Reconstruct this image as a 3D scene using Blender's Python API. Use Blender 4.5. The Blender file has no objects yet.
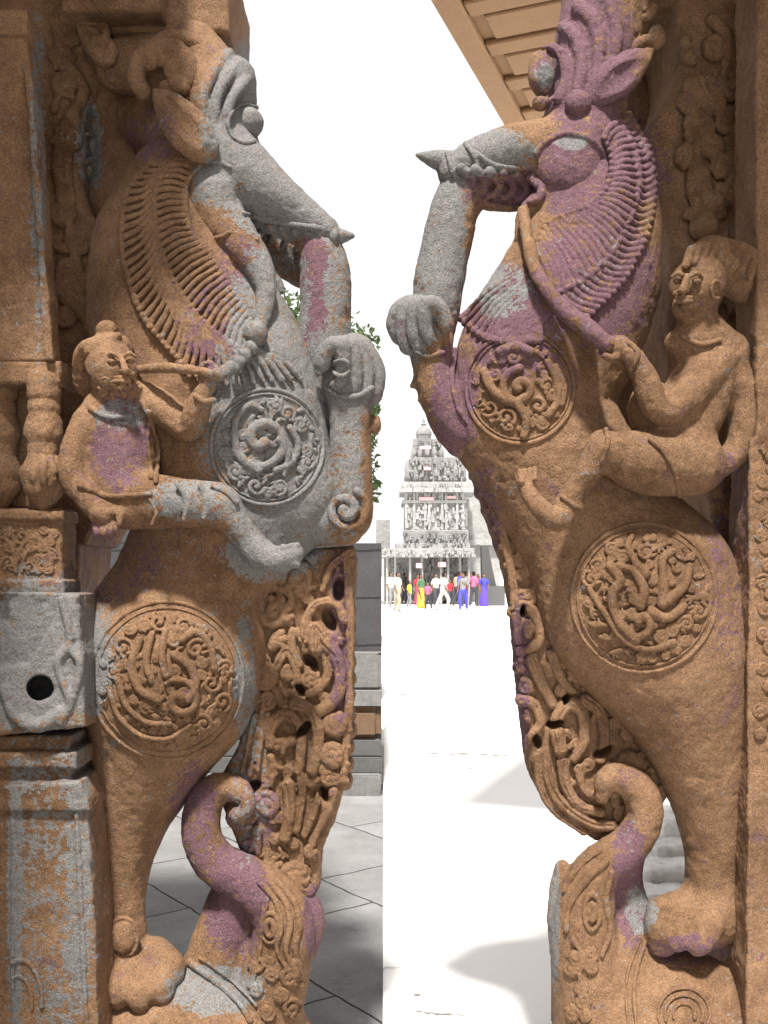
import bpy, bmesh, math, random
import numpy as np
from mathutils import Vector, Matrix
rnd = random.Random(7)
C = bpy.context.scene.collection
D0 = 2.95            # distance of the two yali pillars from the eye (m)
S = D0 / 1000.0      # metres per unit of carving at that distance
EYE = 1.6
F = np.float32

def P(x, y, w=0.0):
    """carving units (across, down, depth) -> metres"""
    d = D0 + w * S
    return ((x - 384.0) * d / 1000.0, d, EYE + (575.0 - y) * d / 1000.0)
def G(x, y, d):
    return Vector(((x - 384.0) * d / 1000.0, d, EYE + (575.0 - y) * d / 1000.0))
def SC(w): return (D0 + w * S) / 1000.0

# ------------------------------------------------------------------ solid fields
def smin(a, b, k):
    if k <= 1e-6: return np.minimum(a, b)
    h = np.clip(0.5 + 0.5 * (b - a) / k, 0, 1)
    return b + (a - b) * h - k * h * (1 - h)

def spline(pts, step=None):
    p = np.array(pts, float)
    if len(p) < 3:
        n = 2
    q = np.vstack([2 * p[0] - p[1], p, 2 * p[-1] - p[-2]])
    out = []
    for i in range(1, len(q) - 2):
        L = np.linalg.norm(q[i + 1][:3] - q[i][:3])
        rr = 0.5 * (q[i][-1] + q[i + 1][-1])
        n = max(1, int(math.ceil(L / (step or max(2.0, 0.55 * rr)))))
        for j in range(n):
            t = j / n
            a, b, c, d = q[i - 1], q[i], q[i + 1], q[i + 2]
            out.append(0.5 * ((2 * b) + (-a + c) * t + (2 * a - 5 * b + 4 * c - d) * t * t + (-a + 3 * b - 3 * c + d) * t ** 3))
    out.append(p[-1])
    o = np.array(out); o[:, -1] = np.maximum(o[:, -1], 0.3)
    return o

class Vol:
    def __init__(s, h=0.005): s.h = h; s.pr = []
    # each primitive: (kind, data, k, op, lo, hi)
    def tube(s, pts, k=4, flat=1.0, op='u', raw=False):
        """pts: (x, y, w, r) in carving units"""
        q = np.array(pts, float) if raw else spline(pts)
        c = np.array([P(a[0], a[1], a[2]) for a in q]); r = np.array([a[3] * SC(a[2]) for a in q])
        s.pr.append(('t', (c, r, flat), k * S, op, (c - r[:, None]).min(0), (c + r[:, None]).max(0)))
        return s
    def ell(s, x, y, w, rx, ry, rw, ang=0, k=4, op='u', yaw=0, pitch=0):
        c = np.array(P(x, y, w)); sc = SC(w)
        # ang: degrees, turning in the picture plane, counter-clockwise
        R = Matrix.Rotation(math.radians(yaw), 3, 'Z') @ Matrix.Rotation(math.radians(pitch), 3, 'X') @ Matrix.Rotation(-math.radians(ang), 3, 'Y')
        R = np.array(R); rad = np.array([rx, rw, ry]) * sc; m = rad.max()
        ext = np.sqrt(((R * rad[None, :]) ** 2).sum(1))
        s.pr.append(('e', (c, rad, R), k * S, op, c - ext, c + ext)); return s
    def poly(s, pts, w0, w1, rnd_=2, k=0, op='u'):
        q = np.array([P(a[0], a[1], w0) for a in pts])[:, [0, 2]]
        y0, y1 = D0 + w0 * S, D0 + w1 * S
        lo = np.array([q[:, 0].min(), y0, q[:, 1].min()]); hi = np.array([q[:, 0].max(), y1, q[:, 1].max()])
        s.pr.append(('p', (q, y0, y1, rnd_ * S), k * S, op, lo, hi)); return s
    def box(s, x0, y0, x1, y1, w0, w1, rnd_=2, k=0, op='u'):
        return s.poly([(x0, y0), (x1, y0), (x1, y1), (x0, y1)], w0, w1, rnd_, k, op)
    def build(s, clip=None):
        h = s.h
        lo = np.min([p[4] for p in s.pr if p[3] == 'u'], 0) - 4 * h; hi = np.max([p[5] for p in s.pr if p[3] == 'u'], 0) + 4 * h
        mk = max(p[2] for p in s.pr); lo -= mk * .3; hi += mk * .3
        n = np.ceil((hi - lo) / h).astype(int) + 1
        s.lo = lo; s.n = n
        ax = [(lo[i] + h * np.arange(n[i])).astype(F) for i in range(3)]
        D = np.full(tuple(n), 1.0, F)
        for kind, data, k, op, plo, phi in s.pr:
            m = k + 3 * h
            i0 = np.clip(np.floor((plo - m - lo) / h).astype(int), 0, n - 1); i1 = np.clip(np.ceil((phi + m - lo) / h).astype(int) + 1, 1, n)
            if np.any(i1 <= i0): continue
            X = ax[0][i0[0]:i1[0]][:, None, None]; Y = ax[1][i0[1]:i1[1]][None, :, None]; Z = ax[2][i0[2]:i1[2]][None, None, :]
            if kind == 'e':
                c, rad, R = data
                dx, dy, dz = X - F(c[0]), Y - F(c[1]), Z - F(c[2])
                u = [(dx * F(R[0, j]) + dy * F(R[1, j]) + dz * F(R[2, j])) for j in range(3)]
                k0 = np.sqrt(sum((u[j] / F(rad[j])) ** 2 for j in range(3)))
                k1 = np.sqrt(sum((u[j] / F(rad[j] ** 2)) ** 2 for j in range(3))) + F(1e-6)
                d = k0 * (k0 - 1) / k1
            elif kind == 'p':
                q, y0, y1, r = data
                X2, Z2 = X[:, 0, :], Z[:, 0, :]
                d2 = np.full(np.broadcast(X2, Z2).shape, 1e9, F); ins = np.zeros(d2.shape, bool)
                for a in range(len(q)):
                    A, B = q[a - 1], q[a]; e = B - A; L = max((e * e).sum(), 1e-12)
                    t = np.clip(((X2 - A[0]) * e[0] + (Z2 - A[1]) * e[1]) / L, 0, 1)
                    d2 = np.minimum(d2, (X2 - A[0] - t * e[0]) ** 2 + (Z2 - A[1] - t * e[1]) ** 2)
                    cnd = ((A[1] <= Z2) != (B[1] <= Z2)) & (X2 < A[0] + (Z2 - A[1]) * e[0] / (e[1] if abs(e[1]) > 1e-9 else 1e-9))
                    ins ^= cnd
                d2 = np.sqrt(d2); d2 = np.where(ins, -d2, d2).astype(F)[:, None, :] + F(r)
                dy = np.abs(Y - F((y0 + y1) / 2)) - F((y1 - y0) / 2 - r)
                d = np.sqrt(np.maximum(d2, 0) ** 2 + np.maximum(dy, 0) ** 2) + np.minimum(np.maximum(d2, dy), 0) - F(r)
            else:
                c, r, flat = data
                d = np.full((i1[0] - i0[0], i1[1] - i0[1], i1[2] - i0[2]), 1.0, F)
                fl = F(1 / flat)
                for a in range(len(c) - 1):
                    A, B = c[a], c[a + 1]; ra, rb = r[a], r[a + 1]
                    rr = max(ra, rb) + m
                    j0 = np.clip(np.floor((np.minimum(A, B) - rr - lo) / h).astype(int), i0, i1) - i0
                    j1 = np.clip(np.ceil((np.maximum(A, B) + rr - lo) / h).astype(int) + 1, i0, i1) - i0
                    if np.any(j1 <= j0): continue
                    x = X[j0[0]:j1[0]] - F(A[0]); y = (Y[:, j0[1]:j1[1]] - F(A[1])) * fl; z = Z[:, :, j0[2]:j1[2]] - F(A[2])
                    e = B - A; e = np.array([e[0], e[1] * fl, e[2]]); L = max((e * e).sum(), 1e-12)
                    t = (x * F(e[0]) + y * F(e[1]) + z * F(e[2])) * F(1 / L)
                    Ln = math.sqrt(L); sl_ = (rb - ra) / Ln
                    if abs(sl_) > .01 and abs(sl_) < .95 and max(ra, rb) > 5 * S:
                        pp = np.sqrt(np.maximum(x * x + y * y + z * z - t * t * F(L), 0))
                        t = t + pp * F(sl_ / math.sqrt(1 - sl_ * sl_) / Ln)
                    t = np.clip(t, 0, 1)
                    dd = np.sqrt((x - t * F(e[0])) ** 2 + (y - t * F(e[1])) ** 2 + (z - t * F(e[2])) ** 2) - (F(ra) + t * F(rb - ra))
                    sl = (slice(j0[0], j1[0]), slice(j0[1], j1[1]), slice(j0[2], j1[2]))
                    d[sl] = np.minimum(d[sl], dd)
            sl = (slice(i0[0], i1[0]), slice(i0[1], i1[1]), slice(i0[2], i1[2]))
            if op == 'u': D[sl] = smin(D[sl], d, F(k))
            else: D[sl] = -smin(-D[sl], d, F(k))
        D[0], D[-1], D[:, 0], D[:, -1], D[:, :, 0], D[:, :, -1] = 1, 1, 1, 1, 1, 1
        s.D = D; return s
    def hit(s, px, py):
        """depth (carving units) of the solid's front under the sight line; nan if missed"""
        px = np.atleast_1d(px).astype(float); py = np.atleast_1d(py).astype(float)
        ds = np.arange(s.lo[1], s.lo[1] + s.h * s.n[1], s.h * .5)
        x = (px[:, None] - 384) * ds / 1000; z = EYE + (575 - py[:, None]) * ds / 1000; y = np.broadcast_to(ds, x.shape)
        ii = [np.rint((v - s.lo[i]) / s.h).astype(int) for i, v in enumerate((x, y, z))]
        ok = np.ones(x.shape, bool)
        for i in range(3): ok &= (ii[i] >= 0) & (ii[i] < s.n[i]); ii[i] = np.clip(ii[i], 0, s.n[i] - 1)
        v = s.D[ii[0], ii[1], ii[2]]; neg = (v < 0) & ok
        f = neg.argmax(1); got = neg.any(1)
        vv = v[np.arange(len(f)), f]
        return np.where(got, (ds[f] + vv - D0) / S, np.nan)

def nets(D, lo, h):
    ins = D < 0
    nx, ny, nz = D.shape
    c = ins[:-1, :-1, :-1].astype(np.int8)
    cnt = np.zeros(c.shape, np.int8)
    for a in (0, 1):
        for b in (0, 1):
            for d in (0, 1):
                cnt += ins[a:nx - 1 + a, b:ny - 1 + b, d:nz - 1 + d]
    act = np.argwhere((cnt > 0) & (cnt < 8))
    idx = np.full(c.shape, -1, np.int32); idx[act[:, 0], act[:, 1], act[:, 2]] = np.arange(len(act))
    acc = np.zeros((len(act), 3)); num = np.zeros(len(act))
    cor = [(a, b, d) for a in (0, 1) for b in (0, 1) for d in (0, 1)]
    val = {q: D[act[:, 0] + q[0], act[:, 1] + q[1], act[:, 2] + q[2]].astype(float) for q in cor}
    for q in cor:
        for axn in range(3):
            if q[axn] == 0:
                q2 = list(q); q2[axn] = 1; q2 = tuple(q2)
                a, b = val[q], val[q2]; m = (a < 0) != (b < 0)
                t = np.where(m, a / np.where(m, a - b, 1), 0)
                pt = np.tile(np.array(q, float), (len(act), 1)); pt[:, axn] = t
                acc[m] += pt[m]; num[m] += 1
    V = lo + h * (act + acc / num[:, None])
    faces = []
    for axn in range(3):
        o = [i for i in range(3) if i != axn]
        sl1 = [slice(None)] * 3; sl2 = [slice(None)] * 3
        sl1[axn] = slice(0, -1); sl2[axn] = slice(1, None)
        A, B = ins[tuple(sl1)], ins[tuple(sl2)]
        for flip, m in ((0, A & ~B), (1, ~A & B)):
            e = np.argwhere(m)
            e = e[(e[:, o[0]] > 0) & (e[:, o[1]] > 0) & (e[:, o[0]] < D.shape[o[0]] - 1) & (e[:, o[1]] < D.shape[o[1]] - 1)]
            def g(da, db):
                f = e.copy(); f[:, o[0]] -= da; f[:, o[1]] -= db; return idx[f[:, 0], f[:, 1], f[:, 2]]
            q = np.stack([g(1, 1), g(0, 1), g(0, 0), g(1, 0)], 1)
            if (flip == 1) != (axn == 1): q = q[:, ::-1]
            faces.append(q)
    Fc = np.vstack(faces); Fc = Fc[(Fc >= 0).all(1)]
    return V, Fc

def vnoise(p, seed=0):
    i = np.floor(p).astype(np.int64); f = p - i; f = f * f * (3 - 2 * f)
    def H(a, b, c):
        n = (a * 73856093) ^ (b * 19349663) ^ (c * 83492791) ^ (seed * 2654435761)
        n = (n ^ (n >> 13)) * 1274126177 & 0x7fffffff
        return ((n ^ (n >> 16)) & 0xffff) / 65535.0
    r = 0
    for a in (0, 1):
        for b in (0, 1):
            for c in (0, 1):
                wgt = (f[:, 0] if a else 1 - f[:, 0]) * (f[:, 1] if b else 1 - f[:, 1]) * (f[:, 2] if c else 1 - f[:, 2])
                r = r + wgt * H(i[:, 0] + a, i[:, 1] + b, i[:, 2] + c)
    return r * 2 - 1

GREY = []; MAUVE = []     # painted-in soft patches: grey stone and skylit sides / mauve of shaded sides: (x, y, rx, ry, strength)
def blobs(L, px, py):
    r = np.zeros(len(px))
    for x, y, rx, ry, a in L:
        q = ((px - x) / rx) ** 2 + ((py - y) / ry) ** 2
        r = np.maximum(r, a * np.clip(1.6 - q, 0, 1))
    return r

def raw_mesh(name, V, Fc, mat, parent, smooth=True, tint=True):
    me = bpy.data.meshes.new(name)
    me.vertices.add(len(V)); me.vertices.foreach_set('co', V.astype(F).ravel())
    me.loops.add(Fc.size); me.loops.foreach_set('vertex_index', Fc.astype(np.int32).ravel())
    me.polygons.add(len(Fc)); me.polygons.foreach_set('loop_start', np.arange(0, Fc.size, Fc.shape[1], dtype=np.int32))
    me.polygons.foreach_set('loop_total', np.full(len(Fc), Fc.shape[1], np.int32))
    me.polygons.foreach_set('use_smooth', np.full(len(Fc), smooth, bool))
    me.update(calc_edges=True)
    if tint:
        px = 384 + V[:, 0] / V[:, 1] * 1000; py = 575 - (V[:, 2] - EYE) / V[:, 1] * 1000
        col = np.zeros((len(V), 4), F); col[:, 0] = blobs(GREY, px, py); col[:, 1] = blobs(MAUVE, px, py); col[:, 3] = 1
        at = me.color_attributes.new('light_shade_tint', 'FLOAT_COLOR', 'POINT'); at.data.foreach_set('color', col.ravel())
    me.materials.append(mat)
    o = bpy.data.objects.new(name, me); C.objects.link(o)
    if parent is not None:
        o.parent = parent; o.matrix_parent_inverse = Matrix.Translation(-parent_origin(parent))
    return o
def parent_origin(p):
    return Vector(p.location) if p.type == 'EMPTY' else Vector((0, 0, 0))

def carve(vol, name, mat, parent, rough=1.0):
    if not hasattr(vol, 'D'): vol.build()
    V, Fc = nets(vol.D, vol.lo, vol.h)
    # soft wear: displace along the normal
    a, b, c = V[Fc[:, 0]], V[Fc[:, 1]], V[Fc[:, 2]]
    fn = np.cross(b - a, c - a); vn = np.zeros_like(V)
    for j in range(4): np.add.at(vn, Fc[:, j], fn)
    vn /= np.linalg.norm(vn, axis=1)[:, None] + 1e-12
    if rough: 
        pit = np.clip(vnoise(V * 38, 12) - .45, 0, 1)
        dsp = 0.0030 * vnoise(V * 14, 3) + 0.0016 * vnoise(V * 45, 5) + 0.0009 * vnoise(V * 120, 9) - .006 * pit
        V = V + vn * (dsp * rough)[:, None]
    return raw_mesh(name, V, Fc, mat, parent)

# ---- laying carving on a surface
def on(vols, q, lift, fallback=0, smooth=2):
    """give 2-D curve points the depth of the carved body below them"""
    w = np.full(len(q), np.nan)
    for v in (vols if isinstance(vols, (list, tuple)) else [vols]):
        a = v.hit(q[:, 0], q[:, 1]); w = np.where(np.isnan(w), a, np.fmin(w, a))
    if np.isnan(w).all(): w[:] = fallback
    elif np.isnan(w).any():
        ok = ~np.isnan(w); w = np.interp(np.arange(len(w)), np.arange(len(w))[ok], w[ok])
    for _ in range(smooth):
        if len(w) > 2: w[1:-1] = 0.25 * w[:-2] + 0.5 * w[1:-1] + 0.25 * w[2:]
    return w - lift
def relief(V, base, pts, r, lift=0.0, r1=None, k=1, op='u', flat=1.0, fallback=0):
    """pts 2-D control points, radius r tapering to r1"""
    p = np.array([(a[0], a[1], 0, r) for a in pts], float)
    q = spline(p, step=max(2.5, 1.0 * r))
    n = len(q); r1 = r if r1 is None else r1
    w = on(base, q, lift, fallback)
    rr = r + (r1 - r) * np.linspace(0, 1, n)
    V.tube(np.stack([q[:, 0], q[:, 1], w, rr], 1), k=k, op=op, flat=flat, raw=True)
def curl(cx, cy, R, a0, turns, d=1, tight=0.12, n=14):
    """spiral winding inward; a0 = start angle in degrees (0 right, 90 up)"""
    out = []
    for i in range(n + 1):
        t = i / n; a = math.radians(a0) + d * turns * 2 * math.pi * t; r = R * (1 - (1 - tight) * t)
        out.append((cx + r * math.cos(a), cy - r * math.sin(a)))
    return out
def arc(cx, cy, R, a0, a1, n=16, ry=None):
    ry = ry or R
    return [(cx + R * math.cos(math.radians(a0 + (a1 - a0) * i / n)), cy - ry * math.sin(math.radians(a0 + (a1 - a0) * i / n))) for i in range(n + 1)]
def foliage_fill(V, base, inside, x0, y0, x1, y1, n, rs, seed, rt=2.4, lift=0.5, avoid=(), fallback=0):
    """pack leaf curls into a region"""

    R_ = random.Random(seed); placed = list(avoid); tries = 0; cnt = 0
    while cnt < n and tries < n * 60:
        tries += 1
        x, y, r = R_.uniform(x0, x1), R_.uniform(y0, y1), R_.uniform(*rs) * (1 - 0.35 * tries / (n * 60))
        if not inside(x, y, r): continue
        if any((x - a) ** 2 + (y - b) ** 2 < (0.86 * (r + c)) ** 2 for a, b, c in placed): continue
        placed.append((x, y, r)); cnt += 1
        a0 = R_.uniform(0, 360); d = R_.choice((-1, 1))
        if r > rs[0] * 1.15 or R_.random() < .5:
            relief(V, base, curl(x, y, r * .92, a0, R_.uniform(1.1, 1.5), d), rt, lift, rt * 1.25, fallback=fallback)
            # leaf lobes round the outside
            for j in range(R_.randint(2, 4)):
                a = math.radians(a0 - d * (35 + 45 * j)); 
                relief(V, base, [(x + r * .8 * math.cos(a), y - r * .8 * math.sin(a)), (x + r * 1.1 * math.cos(a + .3), y - r * 1.1 * math.sin(a + .3))], rt * 1.1, lift, rt * .6, fallback=fallback)
        else:
            for j in range(3):
                a = math.radians(a0 + (j - 1) * 38)
                relief(V, base, [(x - r * .6 * math.cos(a0), y + r * .6 * math.sin(a0)), (x + r * .3 * math.cos(a), y - r * .3 * math.sin(a)), (x + r * math.cos(a), y - r * math.sin(a))], rt, lift, rt * .7, fallback=fallback)
    return placed

def empty(name, loc, label=None, cat=None, group=None, parent=None):
    o = bpy.data.objects.new(name, None); C.objects.link(o); o.location = loc
    o.empty_display_size = .1
    if label: o['label'] = label
    if cat: o['category'] = cat
    if group: o['group'] = group
    o['kind'] = 'thing'
    return o
def tag(o, label, cat, group=None, kind=None):
    if label: o['label'] = label
    if cat: o['category'] = cat
    if group: o['group'] = group
    if kind: o['kind'] = kind
    return o

# plain polygon meshes for the setting
class MB:
    def __init__(s): s.bm = bmesh.new()
    def box(s, x0, y0, z0, x1, y1, z1, bev=0):
        m = Matrix.Translation(((x0 + x1) / 2, (y0 + y1) / 2, (z0 + z1) / 2)) @ Matrix.Diagonal((abs(x1 - x0), abs(y1 - y0), abs(z1 - z0), 1))
        r = bmesh.ops.create_cube(s.bm, size=1, matrix=m)
        if bev:
            es = list({e for v in r['verts'] for e in v.link_edges})
            bmesh.ops.bevel(s.bm, geom=es, offset=bev, segments=2, affect='EDGES')
        return s
    def lathe(s, x, y, prof, seg=16, sx=1, sy=1):
        rings = []
        for r, z in prof:
            rings.append([s.bm.verts.new((x + sx * r * math.cos(2 * math.pi * i / seg), y + sy * r * math.sin(2 * math.pi * i / seg), z)) for i in range(seg)])
        for a, b in zip(rings, rings[1:]):
            for i in range(seg): s.bm.faces.new((a[i], a[(i + 1) % seg], b[(i + 1) % seg], b[i]))
        s.bm.faces.new(rings[0][::-1]); s.bm.faces.new(rings[-1]); return s
    def prism(s, pts, y0, y1):
        a = [s.bm.verts.new((p[0], y0, p[1])) for p in pts]; b = [s.bm.verts.new((p[0], y1, p[1])) for p in pts]
        s.bm.faces.new(a); s.bm.faces.new(b[::-1])
        for i in range(len(pts)): s.bm.faces.new((a[i - 1], b[i - 1], b[i], a[i]))
        return s
    def build(s, name, mat, parent=None, smooth=False):
        bmesh.ops.recalc_face_normals(s.bm, faces=s.bm.faces)
        me = bpy.data.meshes.new(name); s.bm.to_mesh(me); s.bm.free(); me.materials.append(mat)
        if smooth: me.polygons.foreach_set('use_smooth', np.ones(len(me.polygons), bool))
        o = bpy.data.objects.new(name, me); C.objects.link(o)
        if parent is not None:
            o.parent = parent; o.matrix_parent_inverse = Matrix.Translation(-parent_origin(parent))
        return o

# ------------------------------------------------------------------ materials
def nt(name):
    m = bpy.data.materials.new(name); m.use_nodes = True; t = m.node_tree; t.nodes.clear()
    out = t.nodes.new('ShaderNodeOutputMaterial'); b = t.nodes.new('ShaderNodeBsdfPrincipled')
    t.links.new(b.outputs[0], out.inputs[0]); b.inputs['Roughness'].default_value = .85
    b.inputs['Specular IOR Level'].default_value = .25
    return m, t, b
def node(t, typ, **kw):
    n = t.nodes.new(typ)
    for k, v in kw.items():
        if hasattr(n, k): setattr(n, k, v)
    return n
def noise(t, co, scale, detail=4, rough=.6, off=0):
    n = t.nodes.new('ShaderNodeTexNoise'); n.inputs['Scale'].default_value = scale; n.inputs['Detail'].default_value = detail; n.inputs['Roughness'].default_value = rough
    if off:
        mp = t.nodes.new('ShaderNodeVectorMath'); mp.operation = 'ADD'; mp.inputs[1].default_value = (off, off * .7, off * 1.3); t.links.new(co, mp.inputs[0]); co = mp.outputs[0]
    t.links.new(co, n.inputs['Vector']); return n.outputs[0]
def ramp(t, inp, stops):
    r = t.nodes.new('ShaderNodeValToRGB'); e = r.color_ramp.elements
    while len(e) < len(stops): e.new(.5)
    for i, (p, c) in enumerate(stops): e[i].position = p; e[i].color = (*c, 1) if len(c) == 3 else c
    t.links.new(inp, r.inputs[0]); return r.outputs[0]
def mix(t, fac, a, b, typ='MIX'):
    m = t.nodes.new('ShaderNodeMix'); m.data_type = 'RGBA'; m.blend_type = typ
    for s, v in ((0, fac), (6, a), (7, b)):
        if isinstance(v, (int, float)): m.inputs[s].default_value = v
        elif isinstance(v, tuple): m.inputs[s].default_value = (*v, 1)
        else: t.links.new(v, m.inputs[s])
    return m.outputs[2]
def math_(t, op, a, b=0.0, clamp=False):
    m = t.nodes.new('ShaderNodeMath'); m.operation = op; m.use_clamp = clamp
    for s, v in ((0, a), (1, b)):
        if isinstance(v, (int, float)): m.inputs[s].default_value = v
        else: t.links.new(v, m.inputs[s])
    return m.outputs[0]

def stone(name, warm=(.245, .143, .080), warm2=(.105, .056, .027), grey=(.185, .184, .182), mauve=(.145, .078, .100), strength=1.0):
    m, t, b = nt(name)
    co = t.nodes.new('ShaderNodeTexCoord').outputs['Object']
    big = noise(t, co, 3.2, 5, .6); med = noise(t, co, 22, 5, .7, 3); fine = noise(t, co, 190, 3, .8, 7); grit = noise(t, co, 420, 2, .7, 11)
    base = mix(t, ramp(t, big, [(.35, (0,) * 3), (.68, (1,) * 3)]), warm, warm2)
    base = mix(t, ramp(t, med, [(.42, (0,) * 3), (.75, (.55,) * 3)]), base, tuple(c * 1.35 for c in warm))
    at = t.nodes.new('ShaderNodeAttribute'); at.attribute_name = 'light_shade_tint'
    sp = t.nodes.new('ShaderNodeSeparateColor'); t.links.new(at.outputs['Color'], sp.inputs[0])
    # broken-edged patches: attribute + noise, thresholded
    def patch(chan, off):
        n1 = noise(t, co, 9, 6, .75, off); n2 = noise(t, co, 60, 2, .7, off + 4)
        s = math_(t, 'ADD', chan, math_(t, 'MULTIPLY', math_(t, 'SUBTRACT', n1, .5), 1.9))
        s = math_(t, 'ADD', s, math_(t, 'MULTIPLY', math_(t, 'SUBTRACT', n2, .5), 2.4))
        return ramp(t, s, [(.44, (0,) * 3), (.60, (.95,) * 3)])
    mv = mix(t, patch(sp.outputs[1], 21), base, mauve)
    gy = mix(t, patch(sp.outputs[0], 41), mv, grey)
    # rare yellow-green lichen and mauve specks
    lich = ramp(t, noise(t, co, 17, 6, .75, 61), [(.69, (0,) * 3), (.74, (.6,) * 3)])
    gy = mix(t, lich, gy, (.20, .20, .09))
    ms = ramp(t, noise(t, co, 11, 6, .75, 81), [(.60, (0,) * 3), (.66, (.55,) * 3)])
    gy = mix(t, ms, gy, tuple(c * .9 for c in mauve))
    g = ramp(t, fine, [(.3, (.50,) * 3), (.72, (1.42,) * 3)])
    gy = mix(t, 1.0, gy, g, 'MULTIPLY')
    g2 = ramp(t, grit, [(.3, (.62,) * 3), (.7, (1.35,) * 3)])
    gy = mix(t, 1.0, gy, g2, 'MULTIPLY')
    t.links.new(gy, b.inputs['Base Color'])
    ht = math_(t, 'ADD', math_(t, 'MULTIPLY', fine, .5), math_(t, 'MULTIPLY', med, 1.0))
    ht = math_(t, 'ADD', ht, math_(t, 'MULTIPLY', grit, .3))
    pits = t.nodes.new('ShaderNodeTexVoronoi'); pits.inputs['Scale'].default_value = 95; t.links.new(co, pits.inputs['Vector'])
    ht = math_(t, 'ADD', ht, math_(t, 'MULTIPLY', ramp(t, pits.outputs[0], [(.0, (0,) * 3), (.3, (1,) * 3)]), .2))
    vc = t.nodes.new('ShaderNodeTexVoronoi'); vc.feature = 'DISTANCE_TO_EDGE'; vc.inputs['Scale'].default_value = 2.6
    wv = t.nodes.new('ShaderNodeVectorMath'); wv.operation = 'ADD'; wn = t.nodes.new('ShaderNodeTexNoise'); wn.inputs['Scale'].default_value = 6; wn.inputs['Detail'].default_value = 5; t.links.new(co, wn.inputs['Vector'])
    t.links.new(co, wv.inputs[0]); t.links.new(wn.outputs[1], wv.inputs[1]); t.links.new(wv.outputs[0], vc.inputs['Vector'])
    ht = math_(t, 'ADD', ht, math_(t, 'MULTIPLY', ramp(t, vc.outputs[0], [(.0, (0,) * 3), (.008, (1,) * 3)]), .18))
    bp = t.nodes.new('ShaderNodeBump'); bp.inputs['Strength'].default_value = .9 * strength; bp.inputs['Distance'].default_value = .008
    t.links.new(ht, bp.inputs['Height']); t.links.new(bp.outputs[0], b.inputs['Normal'])
    return m
def plain(name, c, var=.25, scale=8, rough=.9, bump=.3, scale2=60, dist=.01):
    m, t, b = nt(name); co = t.nodes.new('ShaderNodeTexCoord').outputs['Object']
    n = noise(t, co, scale, 5, .65); n2 = noise(t, co, scale2, 3, .7, 5)
    a = mix(t, n, tuple(x * (1 - var) for x in c), tuple(min(1, x * (1 + var)) for x in c))
    a = mix(t, 1.0, a, ramp(t, n2, [(.3, (1 - var * .6,) * 3), (.7, (1 + var * .5,) * 3)]), 'MULTIPLY')
    t.links.new(a, b.inputs['Base Color']); b.inputs['Roughness'].default_value = rough
    if bump:
        bp = t.nodes.new('ShaderNodeBump'); bp.inputs['Strength'].default_value = bump; bp.inputs['Distance'].default_value = dist
        t.links.new(n2, bp.inputs['Height']); t.links.new(bp.outputs[0], b.inputs['Normal'])
    return m
# ================================================================== LEFT YALI
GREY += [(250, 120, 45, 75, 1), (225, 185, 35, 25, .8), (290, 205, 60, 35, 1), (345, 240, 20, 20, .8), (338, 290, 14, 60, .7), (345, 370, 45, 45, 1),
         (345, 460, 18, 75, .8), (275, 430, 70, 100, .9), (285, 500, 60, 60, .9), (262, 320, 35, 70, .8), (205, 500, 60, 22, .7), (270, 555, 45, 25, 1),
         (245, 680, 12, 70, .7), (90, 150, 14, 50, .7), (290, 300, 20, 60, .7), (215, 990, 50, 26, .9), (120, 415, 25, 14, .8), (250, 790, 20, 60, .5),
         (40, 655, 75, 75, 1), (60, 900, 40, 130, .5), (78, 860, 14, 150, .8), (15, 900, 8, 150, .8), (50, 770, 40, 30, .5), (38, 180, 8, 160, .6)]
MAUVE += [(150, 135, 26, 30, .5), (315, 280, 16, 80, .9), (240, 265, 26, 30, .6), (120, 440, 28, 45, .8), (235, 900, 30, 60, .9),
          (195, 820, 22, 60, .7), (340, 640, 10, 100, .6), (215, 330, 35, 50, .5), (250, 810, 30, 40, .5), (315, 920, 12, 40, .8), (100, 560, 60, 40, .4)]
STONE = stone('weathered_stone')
LY = empty('yali_pillar', (P(150, 1016, 40)[0], P(0, 0, 40)[1], 0.0), 'pillar with a rearing yali ridden by a bearded rider, grey head and chest', 'carved pillar', 'rearing yali pillars flanking the passage')

Bd = Vol(.005)
Bd.tube([(178, 190, 10, 52), (172, 250, 8, 78), (185, 320, 5, 96), (215, 390, 0, 104), (236, 450, 0, 96), (228, 510, 0, 88), (196, 570, 5, 74), (172, 640, 5, 88)], k=10, flat=.72)
Bd.ell(300, 500, 0, 42, 44, 45, k=25)
Bd.ell(170, 665, 0, 93, 96, 78, k=25)
Bd.tube([(168, 700, 0, 76), (148, 760, 0, 56), (132, 815, 0, 37), (124, 865, 0, 27), (122, 905, 0, 23), (122, 940, 0, 25)], k=22, flat=.95)
Bd.ell(138, 972, -2, 42, 28, 40, k=14)
for x, y, w, r in ((168, 968, -18, 17), (160, 986, -34, 15), (138, 992, -40, 15), (117, 988, -38, 15)):
    Bd.tube([(x - 14, y - 14, w + 14, r), (x, y, w, r), (x + 2, y + 10, w, r * .7)], k=5)
Bd.build()
carve(Bd, 'body', STONE, LY)
# haunch knob above the foot
v = Vol(.003); v.ell(123, 937, -26, 13, 16, 8, k=1); v.tube([(a[0], a[1], -25, 2.2) for a in arc(123, 937, 15, 0, 360, 20, 19)], k=1); carve(v, 'anklet_boss', STONE, LY)

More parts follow.
